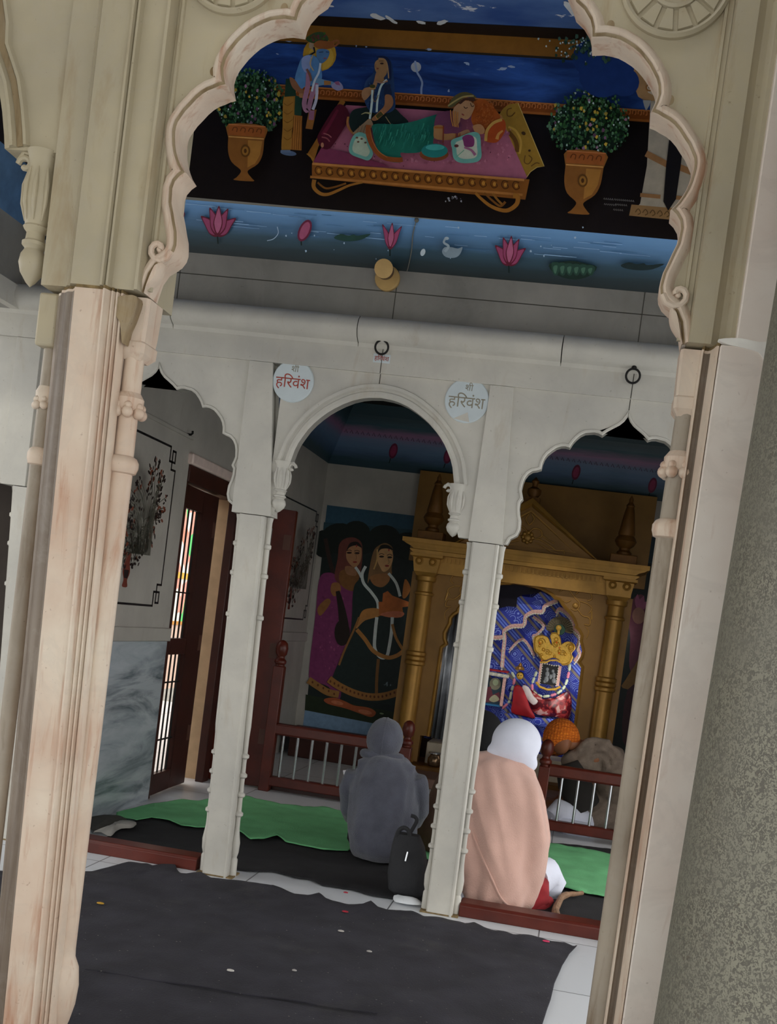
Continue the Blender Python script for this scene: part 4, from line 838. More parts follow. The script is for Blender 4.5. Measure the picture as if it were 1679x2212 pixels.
# door 1: dark frame, barred near leaf, barred far leaf standing open into the room
mb = MB().box(-2.17, -2.12, DOOR1-.10, DOOR1, 0, DOORH, WOOD_DK).box(-2.31, -2.16, DOOR0, DOOR0+.05, 0, DOORH, WOOD_DK).box(-2.31, -2.14, DOOR0, DOOR1, DOORH-.09, DOORH, WOOD_DK)
struct('door_1', mb, None, bevel=.004)
def leaf(x0, y0, ux, uy, wd, label, mat, sw=.13):
    t = thing('barred_door_leaf', label, 'door', (x0, y0, .01)); U = Vector((ux, uy, 0)); V = Vector((-uy, ux, 0))
    def bx(mb, a0, a1, z0, z1, d=.02):
        ps = [Vector((x0, y0, 0))+U*a+V*s for a, s in ((a0, -d), (a1, -d), (a1, d), (a0, d))]
        mb.loft([[(p.x, p.y, z) for p in ps] for z in (z0, z1)])
    fr_ = MB(); bx(fr_, 0, .085, .01, 1.70); bx(fr_, wd-sw, wd, .01, 1.70); bx(fr_, .085, wd-sw, .01, .12); bx(fr_, .085, wd-sw, .78, .87); bx(fr_, .085, wd-sw, 1.58, 1.70)
    obj('frame', fr_, mat, t, bevel=.004)
    n = 4
    for k in range(n):
        a = .085+(wd-.085-sw)*(k+.5)/n; p = Vector((x0, y0, 0))+U*a
        obj('bar', MB().tube([(p.x, p.y, .1), (p.x, p.y, 1.6)], .0055, 8), IRON if mat is WOOD_DK else STEEL, t)
    for z in (.30, .62, 1.12): cr = MB(); bx(cr, .085, wd-sw, z, z+.008, .004); obj('cross_bar', cr, IRON, t, smooth=0)
    hp = Vector((x0, y0, 0))+U*(wd-.035); hm_ = plain('painted_hinge', H('5a3a30'), .5)
    for z in (.27, .80, 1.46): obj('hinge', MB().box(hp.x-.023, hp.x+.023, hp.y-.023, hp.y+.022, z, z+.09), hm_, t)
    return t
leaf(-2.20, DOOR0+.03, 0, 1, .59, 'dark wooden door leaf with black bars against the bright garden outside', WOOD_DK, .25)
leaf(-2.13, 6.46, 1, 0, .345, 'red brown wooden door leaf standing open at the end of the left railing', WOOD)
for (px, py, Y_, lab) in ((404, 938, 0, 'small dark iron hook in the side wall above the inlaid panel before the door'), (700, 1079, 0, 'small dark iron hook in the far corner above the rear inlaid panel')):
    p = PX(px, py, LW); tag(obj('wall_hook', MB().tube([(LW-.01, p.y, p.z), (LW+.022, p.y, p.z), (LW+.03, p.y, p.z+.008), (LW+.029, p.y, p.z+.02)], .006, 8), IRON), lab, 'hook')
# painting of two women on the back wall
GW = 3.6
W1, W2 = TT(640, 1080, .16677), TT(640, 1330, .16677)
pb_ = Paint(lambda x, y: PY(x, y, 8.497), (0, -1, 0), GW)
pb_.k = 2
pb_.poly([(707, 1091), (960, 1122), (960, 1640), (655, 1585), (662, 1530)], '0e1413')
pb_.poly([(707, 1091), (960, 1122), (960, 1165), (700, 1150)], '1a2e3a'); pb_.poly([(700, 1128), (960, 1150), (960, 1172), (697, 1165)], '15262c')
pb_.poly([(659, 1534), (960, 1592), (960, 1660), (648, 1620)], '46586a')
for (x, y, rx, ry) in ((735, 1160, 40, 30), (770, 1150, 30, 25), (830, 1160, 34, 26), (880, 1180, 40, 30), (700, 1175, 25, 30), (760, 1175, 60, 25)): pb_.blob(x, y, rx, ry, '0b100e')
pb_.poly([(661, 1500), (960, 1560), (960, 1592), (659, 1534)], '12190f')
pb_.T = W1
pb_.line([(380, 500), (440, 800), (530, 1120), (620, 1450)], (50, 60), '1c1310')
pb_.poly(cat([(300, 1030), (420, 940), (560, 1000), (740, 1150), (760, 1500), (620, 2200), (560, 2600), (420, 2420), (200, 2330), (170, 2180), (250, 1500)], 4), '481d38')
pb_.dabs(60, lambda: (random.uniform(300, 640), random.uniform(1250, 2200)), ['4f203c', '421a32', '5a2a44'], 8, 22)
pb_.poly(cat([(560, 580), (640, 500), (760, 490), (850, 560), (860, 720), (850, 850), (820, 1000), (760, 1180), (600, 1120), (500, 1000), (540, 760)], 4), '40211c')
pb_.poly(cat([(560, 950), (640, 900), (800, 930), (800, 1080), (720, 1180), (580, 1100)], 4), '4a3018')
pb_.poly(cat([(660, 640), (700, 580), (800, 570), (850, 640), (840, 780), (790, 860), (740, 870), (680, 810), (650, 740)], 4), '6a4c34'); pb_.poly(cat([(655, 660), (700, 560), (800, 545), (855, 620), (780, 590), (700, 610)], 4), '120d0c')
for a in ((690, 685), (790, 690)): pb_.blob(*a, 34, 13, '1a0f0c'); pb_.line([(a[0]-36, a[1]-25), (a[0], a[1]-36), (a[0]+36, a[1]-22)], 8, '1a0f0c')
pb_.blob(765, 805, 28, 13, '55201c'); pb_.blob(785, 595, 9, 16, '5a1c1c'); pb_.line([(770, 690), (785, 760), (770, 770)], 6, '4a3020')
pb_.poly(cat([(640, 860), (760, 880), (780, 980), (660, 960)], 4), '5a3e2a')
pb_.poly(cat([(280, 1400), (400, 1280), (450, 1330), (320, 1500)], 4), '55381e'); pb_.poly(cat([(470, 1080), (560, 1080), (580, 1180), (500, 1250), (450, 1180)], 4), '5a3c22')
pb_.line([(540, 1180), (590, 1400), (620, 1640), (600, 1800)], (50, 170), '130d0b'); pb_.blob(600, 1720, 100, 170, '130d0b')
pb_.line([(770, 870), (830, 960), (880, 1080)], 36, '767a78')
# second woman
pb_.poly(cat([(800, 1050), (950, 950), (1200, 1000), (1330, 1150), (1420, 1400), (1400, 1700), (1300, 1900), (1410, 2100), (1380, 2600), (1100, 2640), (800, 2560), (560, 2350), (480, 2280), (700, 1750), (740, 1200)], 4), '0f1716')
pb_.poly(cat([(1000, 680), (1060, 600), (1160, 560), (1250, 620), (1250, 760), (1240, 900), (1240, 960), (1160, 960), (980, 1000), (930, 1080), (950, 900)], 4), '4f3a24')
pb_.poly(cat([(1060, 700), (1100, 640), (1200, 620), (1255, 690), (1250, 800), (1200, 900), (1130, 930), (1080, 850), (1055, 780)], 4), '7d6040'); pb_.poly(cat([(1060, 690), (1100, 590), (1200, 590), (1260, 650), (1180, 630), (1100, 640)], 4), '0e0c0a')
for a in ((1110, 735), (1215, 745)): pb_.blob(*a, 32, 13, '1a120c'); pb_.line([(a[0]-34, a[1]-26), (a[0], a[1]-40), (a[0]+34, a[1]-24)], 8, '1a120c')
pb_.blob(1180, 855, 28, 13, '5e231c'); pb_.blob(1205, 650, 9, 16, '6a2020'); pb_.line([(1185, 740), (1210, 810), (1190, 822)], 6, '55402a'); pb_.line([(1055, 640), (1050, 780), (1010, 900)], 18, '7a6038')
pb_.poly(cat([(960, 1000), (1060, 960), (1200, 960), (1210, 1050), (1120, 1130), (1010, 1100)], 4), '5f4024')
pb_.line([(905, 860), (860, 960), (880, 1080), (980, 1200), (1060, 1330), (1060, 1500)], 38, '7d8280'); pb_.line([(1200, 950), (1300, 1080), (1350, 1250)], 36, '7d8280')
pb_.poly(cat([(840, 1470), (920, 1410), (1070, 1410), (1090, 1500), (900, 1560), (800, 1640)], 4), '6d4a24'); pb_.poly([(1070, 1320), (1120, 1320), (1130, 1210), (1190, 1180), (1250, 1240), (1330, 1270), (1380, 1290), (1460, 1320), (1460, 1380), (1380, 1390), (1390, 1480), (1200, 1500), (1080, 1500)], '6e3c1a'); pb_.poly(cat([(1380, 1250), (1410, 1030), (1470, 1090), (1480, 1180), (1420, 1270)], 3), '6e441e')
pb_.poly(cat([(1090, 1480), (1250, 1440), (1400, 1460), (1360, 1520), (1200, 1520)], 3), '7a4630'); pb_.line([(780, 1660), (850, 1580), (920, 1520)], 26, '6a4a28')
pb_.T = W2
pb_.line([(1050, 20), (1030, 200), (1020, 400), (1060, 500), (1120, 545), (1180, 520), (1210, 400), (1240, 200), (1250, 20)], 42, '7d8280'); pb_.line([(820, 20), (760, 170), (640, 430), (560, 640)], 26, '553a1e')
pb_.line([(790, 180), (900, 310), (1010, 460), (1180, 540), (1300, 520), (1390, 460)], 52, '694722'); pb_.line([(1250, 110), (1300, 290), (1400, 460)], 36, '5f421f'); pb_.line([(1070, 560), (1050, 800), (1045, 1010)], 40, '4a3218')
pb_.line([(165, 830), (300, 920), (420, 990), (560, 1020)], 90, '5a4020'); pb_.line([(430, 820), (560, 910), (750, 1000), (950, 1050), (1150, 1040), (1350, 980)], 96, '5d3f1e')
for k in range(18): t = k/17; x = 450+t*880; pb_.blob(x, 850+200*math.sin(t*2.3)-max(0, t-.75)*120, 12, 17, '3a2010')
for k in range(5): pb_.blob(220+k*70, 860+k*38, 12, 16, '3a2010')
pb_.poly(cat([(370, 1080), (500, 1060), (650, 1110), (760, 1160), (950, 1190), (1040, 1250), (980, 1310), (820, 1260), (650, 1200), (420, 1140)], 4), '5f2f1a'); pb_.blob(900, 1245, 90, 28, '71422c', 12); pb_.blob(540, 1125, 80, 26, '71422c', 12)
pb_.dabs(8, lambda: (random.uniform(1150, 1240), random.uniform(860, 910)), ['3a4448'], 8, 16); pb_.blob(1115, 1265, 28, 10, '55604a', 10)
tag(pb_.build('wall_painting'), 'tall painting of two robed women standing, left of the gold shrine', 'painting')
# painting at the right of the shrine
pr_ = Paint(lambda x, y: PY(x, y, 8.497), (0, -1, 0), 1.8); pr_.k = 2
pr_.poly([(1352, 1180), (1470, 1196), (1450, 1700), (1300, 1680)], '0f1616'); pr_.poly([(1352, 1150), (1470, 1170), (1470, 1225), (1348, 1210)], '16262e')
pr_.poly(cat([(1365, 1300), (1380, 1285), (1392, 1290), (1398, 1330), (1390, 1360), (1395, 1400), (1388, 1440), (1375, 1470), (1360, 1440), (1362, 1380), (1358, 1340)], 4), '4a2430'); pr_.poly(cat([(1372, 1296), (1378, 1283), (1382, 1295), (1392, 1286), (1392, 1300), (1402, 1300), (1392, 1316), (1376, 1314)], 2), '6d3a52'); pr_.blob(1380, 1330, 14, 18, '6a4a40')
pr_.poly(cat([(1370, 1440), (1385, 1420), (1400, 1450), (1396, 1490), (1345, 1486), (1352, 1468)], 3), '5d4420'); pr_.poly(cat([(1356, 1490), (1395, 1495), (1385, 1620), (1345, 1600)], 3), '2a1218')
tag(pr_.build('wall_painting'), 'dark painting with a pink crowned figure, right of the gold shrine', 'painting')
# lotus cove of the room
def cove(name, ring, label, px_list, surf, nrm, mat):
    o = MB().loft(ring, True, mat); return o
IFM = frieze_mat('painted_room_pond', 2.28, 2.64, ['0e2028', '12262e', '26364a', '33455a', '3f4a5e', '5a3f55', '1c3038', '122228'], 3.0)
mb = MB().loft([[(x, 8.5, 2.28), (x, 8.36, 2.60), (x, 8.34, 2.66), (x, 8.30, 2.74), (x, 8.5, 2.74)] for x in (LW, 1.15)], True, IFM)
mb.loft([[(LW, y, 2.28), (LW+.14, y, 2.60), (LW+.16, y, 2.66), (LW+.20, y, 2.74), (LW, y, 2.74)] for y in (4.5, 8.5)], True, IFM)
CP0 = Vector((0, 8.5, 2.28)); CN = Vector((0, -.32, -.14)).normalized()
pl_ = Paint(lambda x, y: PP(x, y, CP0, CN), CN, 2.6); pl_.k = 4
for (x, y) in ((850, 974), (968, 985), (1245, 1020), (1410, 1048)): pl_.blob(x, y, 9, 17, '401226', 15); pl_.blob(x, y, 6, 12, '5a1c34', 15); pl_.line([(x-6, y+16), (x-9, y+26)], 2, '0b1414', 0)
for k in range(60): x = 745+k*12; y = 933+(x-745)*.128; pl_.line([(x, y), (x+3, y-6), (x+6, y+2)], 1.2, '2c1c28', 0)
mb.add(pl_.mb.v, pl_.mb.f, None); off = len(mb.m)-len(pl_.mb.f)
for i, k in enumerate(pl_.mb.m): mb.m[off+i] = mb.slot(pl_.mb.mats[k])
mb.keep = True
struct('trim_4', mb, None, smooth=0)

# ------------------------------------------------------------------ gold shrine
AX, YS = -.478, 8.0
shrine = thing('gold_shrine', 'tall gold painted shrine front with columns, pediment and finials', 'shrine', (AX, YS, 0))
SG = lambda d: AX+d
obj('back_panel', MB().box(AX-.92, AX+.90, 8.44, 8.497, 1.6, 2.30), GOLD_FLAT, shrine, smooth=0)
top = [PY(1020+.2035*x, 1230+.2035*y, YS) for x, y in ((640, 190), (720, 212), (760, 232), (830, 270), (870, 315), (920, 330), (960, 395), (990, 430), (1030, 470), (1070, 530), (1092, 590), (1084, 612), (1130, 660), (1152, 705), (1142, 760), (1152, 800), (1168, 870), (1152, 930), (1118, 985), (1158, 1040))]
hs = [(0, 1.535), (.03, 1.515)]+[(p.x-AX, p.z) for p in top]; hs.append((.520, .30))
hs = [q for i, q in enumerate(hs) if i < 2 or q[0] > .05]
pth = [(AX-x, z) for x, z in hs][::-1]+[(AX+x, z) for x, z in hs][1:]
obj('arch_panel', slab(pth, AX-.66, AX+.66, 1.62, YS+.02, YS+.10), GOLD_FLAT, shrine, smooth=20)
obj('arch_moulding', MB().sweep(pth, [(0, .03), (0, -.008), (.012, -.016), (.022, -.008), (.026, .02)], YS+.02), GOLD, shrine)
for sg in (-1, 1):
    cx = AX+sg*.70; r = .062
    prof = [(r*1.4, .0), (r*1.4, .10), (r*1.1, .12), (r*1.2, .15), (r, .18)]
    for z in (.83, .865, .90): prof += [(r, z-.02), (r*1.22, z-.010), (r*1.22, z+.010), (r, z+.02)]
    prof += [(r*.97, 1.33), (r*1.16, 1.335), (r*1.16, 1.35), (r*.95, 1.36), (r*.95, 1.43), (r*1.2, 1.44), (r*1.25, 1.47), (r*1.0, 1.48)]
    c = obj('column', MB().lathe(prof, (cx, YS, 0), 24), GOLD, shrine)
    cap = MB().loft([[(cx+a*k, YS+b*k, z) for a, b in ((-1, -1), (1, -1), (1, 1), (-1, 1))] for z, k in ((1.47, .062), (1.50, .085), (1.60, .10), (1.61, .12), (1.63, .12))])
    for a in (-.05, .05): cap.lathe([(.024, 0), (.03, -.012), (.02, -.02), (.012, -.012), (.001, -.012)], (cx+a, YS-.092, 1.575), 14, axis='Y')
    obj('capital', cap, GOLD, c, smooth=20)
    obj('side_strip', MB().box(cx-.11, cx+.11, YS+.03, YS+.12, 0, 1.5), GOLD_FLAT, shrine, smooth=0)
    f = MB().box(cx-.095, cx+.095, YS-.09, YS+.09, 1.735, 1.80)
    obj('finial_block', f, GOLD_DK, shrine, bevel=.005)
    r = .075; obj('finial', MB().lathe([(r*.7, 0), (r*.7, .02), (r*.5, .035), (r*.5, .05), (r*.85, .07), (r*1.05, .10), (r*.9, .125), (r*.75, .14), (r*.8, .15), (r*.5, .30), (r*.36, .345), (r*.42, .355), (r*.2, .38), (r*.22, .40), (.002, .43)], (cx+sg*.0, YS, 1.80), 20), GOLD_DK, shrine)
obj('cornice', MB().loft([[(AX+sx*(w), YS+d, z) for sx, d in ((-1, -.05-w*.1), (1, -.05-w*.1), (1, .40), (-1, .40))] for z, w in ((1.63, .80), (1.645, .82), (1.655, .83), (1.66, .80), (1.675, .82), (1.69, .86), (1.70, .875), (1.705, .89), (1.735, .89))]), GOLD, shrine, smooth=15)
mb = MB().box(AX-.79, AX+.79, YS-.05, YS+.35, 1.50, 1.63)
for k in range(52): x = AX-.775+k*.0304; mb.box(x-.008, x+.008, YS-.062, YS-.04, 1.585, 1.62)
obj('frieze', mb, GOLD, shrine, smooth=0)
tri = [(AX-.53, 1.735), (AX+.53, 1.735), (AX, 2.13)]
ped = MB().prism(tri, YS+.0, YS+.10)
c0 = (AX, 1.865)
obj('pediment', ped, GOLD_FLAT, shrine, smooth=0)
mb = MB(); ins = lambda k: [(c0[0]+(x-c0[0])*k, c0[1]+(z-c0[1])*k) for x, z in tri]
mb.sweep(ins(1.0), [(0, .0), (0, -.03), (.03, -.035), (.045, -.02), (.05, .0)], YS, closed=True); mb.sweep(ins(.68), [(0, 0), (0, -.012), (.012, -.012), (.016, 0)], YS, closed=True)
obj('pediment_moulding', mb, GOLD, shrine, smooth=20)
def relief(cx, cz, items, r):
    mb = MB()
    for pts, w in items: mb.tube([(cx+x, YS+.018-.0, cz+z) if False else (cx+x, r, cz+z) for x, z in cat(pts, 4, False)], w, 6, flat=.6)
    return mb
leaf_s = [([(0, .03), (.04, .07), (.09, .06), (.10, .02), (.07, .0)], .010), ([(.03, .0), (.10, -.01), (.17, -.04), (.22, -.07), (.27, -.06), (.28, -.09)], .009), ([(.06, -.03), (.12, -.05), (.18, -.08), (.24, -.09)], .008), ([(0, .09), (.03, .13), (.01, .17)], .009), ([(.10, .03), (.15, .0), (.20, -.02)], .008)]
mb = MB()
for s in (1, -1): mb2 = relief(AX, 1.845, [([(s*x, z) for x, z in p], w) for p, w in leaf_s], YS-.004); mb.add(mb2.v, mb2.f)
mb.ball((AX, YS-.004, 1.845), .03, 12, sc=(1, .5, 1))
for k in range(8): a = k*PI/4; mb.ball((AX+.035*math.cos(a), YS-.004, 1.845+.035*math.sin(a)), .016, 8)
obj('pediment_relief', mb, GOLD, shrine)
sp = [([(-.12, .09), (-.07, .12), (-.03, .09), (.0, .06)], .008), ([(0, .09), (.05, .13), (.10, .11), (.12, .07), (.09, .05)], .009), ([(.0, .06), (.04, .02), (.02, -.03), (-.02, -.02)], .008), ([(.04, .04), (.09, .03), (.13, 0), (.11, -.04)], .008), ([(.03, -.02), (.07, -.06), (.12, -.07), (.13, -.12), (.09, -.12)], .009), ([(.13, -.02), (.14, -.08)], .007), ([(-.03, .04), (-.06, .02), (-.1, .04)], .007), ([(.10, -.13), (.13, -.17), (.12, -.22)], .006)]
for s in (1, -1):
    m2 = relief(AX+s*.40, 1.395, [([(s*x, z) for x, z in p], w) for p, w in sp], YS+.018); m2.ball((AX+s*.41, YS+.018, 1.40), .022, 10, sc=(1, .5, 1))
    obj('spandrel_relief', m2, GOLD, shrine)
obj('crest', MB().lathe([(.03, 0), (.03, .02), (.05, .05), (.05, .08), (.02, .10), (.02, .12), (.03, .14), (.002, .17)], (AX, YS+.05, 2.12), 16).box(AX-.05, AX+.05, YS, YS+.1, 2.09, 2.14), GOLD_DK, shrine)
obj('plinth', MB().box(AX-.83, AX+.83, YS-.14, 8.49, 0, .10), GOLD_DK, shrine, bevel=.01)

# ------------------------------------------------------------------ shrine contents
def px4(x, y): return 1020+.2035*x, 1230+.2035*y
YD = 8.30
def blue_cloth():
    m, nt, b = _nodes('blue_striped_paisley_cloth'); co = nt.nodes.new('ShaderNodeNewGeometry').outputs['Position']
    mp = nt.nodes.new('ShaderNodeMapping'); nt.links.new(co, mp.inputs[0]); mp.inputs['Rotation'].default_value = (0, math.radians(48), 0)
    sp_ = nt.nodes.new('ShaderNodeSeparateXYZ'); nt.links.new(mp.outputs[0], sp_.inputs[0])
    fr_ = nd(nt, 'ShaderNodeMath', operation='MULTIPLY'); nt.links.new(sp_.outputs[0], fr_.inputs[0]); fr_.inputs[1].default_value = 5.2
    f2 = nd(nt, 'ShaderNodeMath', operation='FRACT'); nt.links.new(fr_.outputs[0], f2.inputs[0])
    r = nt.nodes.new('ShaderNodeValToRGB'); r.color_ramp.interpolation = 'CONSTANT'; nt.links.new(f2.outputs[0], r.inputs[0])
    e = r.color_ramp.elements; e[0].position = 0; e[0].color = (*H('2a3ab4'), 1); e[1].position = .42; e[1].color = (*H('8a8078'), 1)
    for p_, c in ((.52, '2a3ab4'), (.57, '6f8cf0'), (.63, '2a3ab4'), (.67, '6f8cf0'), (.73, '2a3ab4'), (.78, '8a8078'), (.86, '2a3ab4')): k = e.new(p_); k.color = (*H(c), 1)
    v = nt.nodes.new('ShaderNodeTexVoronoi'); nt.links.new(co, v.inputs['Vector']); v.inputs['Scale'].default_value = 13
    w = nd(nt, 'ShaderNodeMath', operation='MULTIPLY'); nt.links.new(v.outputs['Distance'], w.inputs[0]); w.inputs[1].default_value = 7
    w2 = nd(nt, 'ShaderNodeMath', operation='FRACT'); nt.links.new(w.outputs[0], w2.inputs[0])
    msk = nd(nt, 'ShaderNodeMath', operation='LESS_THAN'); nt.links.new(f2.outputs[0], msk.inputs[0]); msk.inputs[1].default_value = .40
    mm = nd(nt, 'ShaderNodeMath', operation='MULTIPLY'); nt.links.new(msk.outputs[0], mm.inputs[0]); nt.links.new(ramp(nt, w2.outputs[0], .70, .76), mm.inputs[1])
    nt.links.new(mixc(nt, mm.outputs[0], r.outputs[0], H('8fa6f2')), b.inputs['Base Color']); b.inputs['Roughness'].default_value = .6; return m
BLUE = blue_cloth()
YBK = 8.33
bd = MB(); rows = []
for j in range(13):
    z = .25+1.24*j/12; rows.append([(AX-.60+1.2*i/36, YBK+.012*math.sin(i*1.3+j*.25)+.006*math.sin(i*.5), z) for i in range(37)])
bd.loft(rows, False, None, closed=False)
o = tag(obj('backdrop_cloth', bd, BLUE), 'blue striped cloth hung as the backdrop inside the gold shrine', 'cloth')
m_ = o.modifiers.new('thickness', 'SOLIDIFY'); m_.thickness = .004
TRIM = plain('pink_white_trim', H('eab3aa'), .5, var=.3, vs=120); SIL = plain('silver_fringe', H('e6e0d0'), .35, .1, var=.3, vs=160)
def fabric_arch(name, pts, th, Y, label):
    """a stiffened strip of cloth following a scalloped line, with a beaded edge"""
    P = [PY(*px4(x, y), Y) for x, y in pts]; t = thing(name, label, 'trim', P[len(P)//2])
    cc_ = cat([(p.x, p.z) for p in P], 4, False)
    obj('band', MB().sweep(cc_, [(-th, 0), (-th, -.008), (0, -.012), (th, -.008), (th, 0)], Y), TRIM, t)
    mb = MB()
    mb.tube([(q[0], Y-.012, q[1]-th*1.2) for q in cc_], .003, 5)
    for i in range(0, len(cc_)): mb.ball((cc_[i][0]+.0, Y-.012, cc_[i][1]-th*1.2), .007, 6)
    obj('beads', mb, SIL, t); return t
# front canopy cloth with its own scalloped border
cp = [PY(*px4(x, y), 8.16) for x, y in ((-60, 700), (210, 700), (330, 690), (350, 640), (420, 590), (540, 580), (570, 500), (640, 450), (740, 440), (770, 380), (900, 325), (730, 235), (640, 300), (480, 280), (470, 380), (280, 400), (-60, 420))]
mb = MB().prism([(p.x, p.z) for p in cp], 8.16, 8.175)
tag(obj('canopy_cloth', mb, BLUE, smooth=0), 'blue striped canopy cloth across the upper left of the shrine opening', 'cloth')
dk = [PY(*px4(x, y), 8.12) for x, y in ((-60, 250), (300, 165), (520, 160), (640, 205), (740, 232), (640, 262), (530, 270), (480, 300), (470, 400), (380, 390), (260, 420), (-60, 430))]
tag(obj('black_net', MB().prism([(p.x, p.z) for p in dk], 8.12, 8.13), plain('black_net_cloth', H('1d1a26'), .9), smooth=0), 'black net cloth tucked at the top of the shrine opening', 'cloth')
fabric_arch('canopy_border', ((180, 720), (330, 715), (345, 650), (430, 600), (550, 590), (570, 500), (650, 450), (750, 445), (780, 385), (905, 330)), .014, 8.15, 'pink and silver scalloped border of the canopy cloth')
fabric_arch('canopy_border', ((320, 1040), (330, 900), (345, 760), (345, 700)), .014, 8.15, 'pink and silver upright border strip at the left of the canopy cloth')
fabric_arch('throne_border', ((650, 500), (760, 600), (690, 690), (650, 720), (700, 900)), .010, 8.27, 'pink zigzag border on the left side of the throne back')
fabric_arch('throne_border', ((900, 470), (930, 420), (1000, 460), (1060, 540), (1070, 620), (1130, 680), (1140, 760), (1120, 830), (1140, 900), (1090, 980)), .014, 8.27, 'pink and silver scalloped border on the right side of the throne back')
fabric_arch('backdrop_trim', ((400, 860), (540, 740), (660, 920)), .010, 8.29, 'pink chevron trim on the blue backdrop')
YF = 8.20
GOLDJ = plain('bright_gold_metal', H('dcae45'), .35, .2, var=.2, vs=90, bmp=.3, bs=120)
def P4(x, y, Y=YF): return PY(*px4(x, y), Y)
# fan of peacock feathers
c = P4(930, 640); mb = MB()
t = thing('feather_fan', 'round dark peacock feather fan behind the gold crown', 'fan', (c.x, YF+.03, c.z))
R_ = .052*2.05/2
fan = MB()
for k in range(17):
    a = PI*(-.02+1.04*k/16); d = Vector((math.cos(a), 0, math.sin(a))); n_ = Vector((-d.z, 0, d.x))
    p0 = Vector((c.x, YF+.03, c.z)); fan.loft([[p0+d*r0+n_*w+Vector((0, y, 0)) for w, y in ((-w0, 0), (0, -.006), (w0, 0), (0, .006))] for r0, w0 in ((.01, .003), (.05, .011), (.085, .014), (.100, .006))])
obj('feathers', fan, plain('peacock_brown', H('6f6650'), .6, var=.4, vs=80), t)
obj('eye', MB().lathe([(.042, .0), (.040, -.006), (.001, -.008)], (c.x, YF+.022, c.z), 24, axis='Y'), plain('peacock_green', H('1d4a34'), .4), t)
# crown
cr = [(650, 760), (670, 710), (740, 695), (800, 720), (830, 790), (850, 800), (840, 740), (830, 700), (850, 670), (890, 670), (920, 690), (945, 740), (950, 800), (990, 775), (1040, 765), (1090, 800), (1095, 850), (1060, 890), (1070, 940), (1040, 1000), (960, 1020), (930, 970), (860, 940), (780, 970), (740, 960), (700, 900), (660, 860)]
pts = cat([(P4(x, y).x, P4(x, y).z) for x, y in cr], 3); m0 = (sum(p[0] for p in pts)/len(pts), sum(p[1] for p in pts)/len(pts))
t = thing('temple_crown', 'large gold crown with three crests inside the shrine', 'crown', (m0[0], YF, m0[1]-.06))
obj('plate', MB().loft([[(x, YF+.02, z) for x, z in pts], [(x, YF-.006, z) for x, z in pts], [(m0[0]+(x-m0[0])*.9, YF-.02, m0[1]+(z-m0[1])*.9) for x, z in pts]]), GOLDJ, t)
mb = MB(); rb = MB()
for x, y, r in ((730, 770, .016), (720, 810, .010), (895, 745, .016), (890, 790, .012), (1045, 820, .015), (1040, 860, .009), (760, 850, .012), (830, 890, .013), (930, 870, .013), (990, 900, .012), (880, 920, .010), (740, 905, .010)):
    p = P4(x, y); mb = MB(); mb.lathe([(r*1.2, 0), (r*1.2, -.006), (r*.9, -.010), (r*.8, -.005), (r*.5, -.012), (.001, -.013)], (p.x, YF-.017, p.z), 14, axis='Y'); obj('boss', mb, GOLDJ, t)
mb = MB(); mb.tube([P4(720+k*36, 955+(10 if k in (3, 4, 5) else 30), YF-.016) for k in range(9)], .007, 8)
for x, y in ((900, 775), (930, 830), (720, 780), (740, 965), (925, 890)): p = P4(x, y); obj('stone', MB().ball((p.x, YF-.032, p.z), .0065, 8), plain('amber_stones', H('e8742a'), .15), t, label='small orange stone')
obj('lower_rim', mb, GOLDJ, t)
GD2 = plain('old_gold_relief', H('a87e28'), .4, .2, var=.2)
for (x, y, r, s_) in ((735, 770, .032, 1), (890, 800, .030, 1), (1040, 825, .030, -1), (800, 880, .024, -1), (960, 890, .024, 1)):
    p = P4(x, y); obj('scroll', MB().tube([(p.x+s_*r*(1-k/16)*math.cos(k*.7), YF-.021, p.z+r*(1-k/16)*math.sin(k*.7)) for k in range(14)], .0035, 6), GD2, t)
obj('rim', MB().tube([(m0[0]+(x-m0[0])*.93, YF-.017, m0[1]+(z-m0[1])*.93) for x, z in pts+pts[:1]], .0035, 6), GD2, t)
p = P4(920, 620); q = P4(915, 690)
obj('top_knob', MB().ball((p.x, YF-.012, p.z), .021, 14, sc=(1, .6, 1)).tube([(p.x, YF-.01, p.z), (q.x, YF-.005, q.z)], .010, 10), GOLDJ, t)
# framed silver picture with pink sides
c = P4(830, 1120); t = thing('small_framed_image', 'small silver grey embossed picture in a beaded pink frame under the crown', 'picture', (c.x, YF, c.z-.05))
x0, x1 = P4(735, 1100).x, P4(910, 1100).x; z0, z1 = P4(820, 1225).z, P4(820, 1010).z
obj('plate', MB().box(x0, x1, YF-.004, YF+.01, z0, z1), plain('black_plate', H('121214'), .4), t, smooth=0)
mb = MB()
for x, y, r, s in ((800, 1060, .012, 1.2), (800, 1110, .016, 1.5), (790, 1165, .018, 1.4), (860, 1080, .011, 1.2), (868, 1125, .015, 1.5), (870, 1180, .017, 1.3), (835, 1140, .012, 1.6), (770, 1190, .012, 1), (890, 1200, .012, 1)):
    p = P4(x, y); mb.ball((p.x, YF-.006, p.z), r, 10, sc=(1, .45, s))
obj('embossed_figures', mb, plain('embossed_silver', H('84888b'), .4, .2, var=.25, vs=90), t)
for xa, xb in ((x0-.018, x0), (x1, x1+.022)): obj('side_strip', MB().box(xa, xb, YF-.012, YF+.01, z0, z1), TRIM, t, smooth=0)
mb = MB()
for k in range(9):
    z = z0+(z1-z0)*k/8
    for x in (x0, x1): mb.ball((x, YF-.013, z), .0055, 8)
for k in range(8): x = x0+(x1-x0)*k/7; mb.ball((x, YF-.012, z1+.003*math.sin(k)), .006, 8)
obj('bead_edging', mb, SIL, t)
p0 = [P4(x, y) for x, y in ((680, 1195), (720, 1245), (800, 1275), (880, 1272), (940, 1245))]
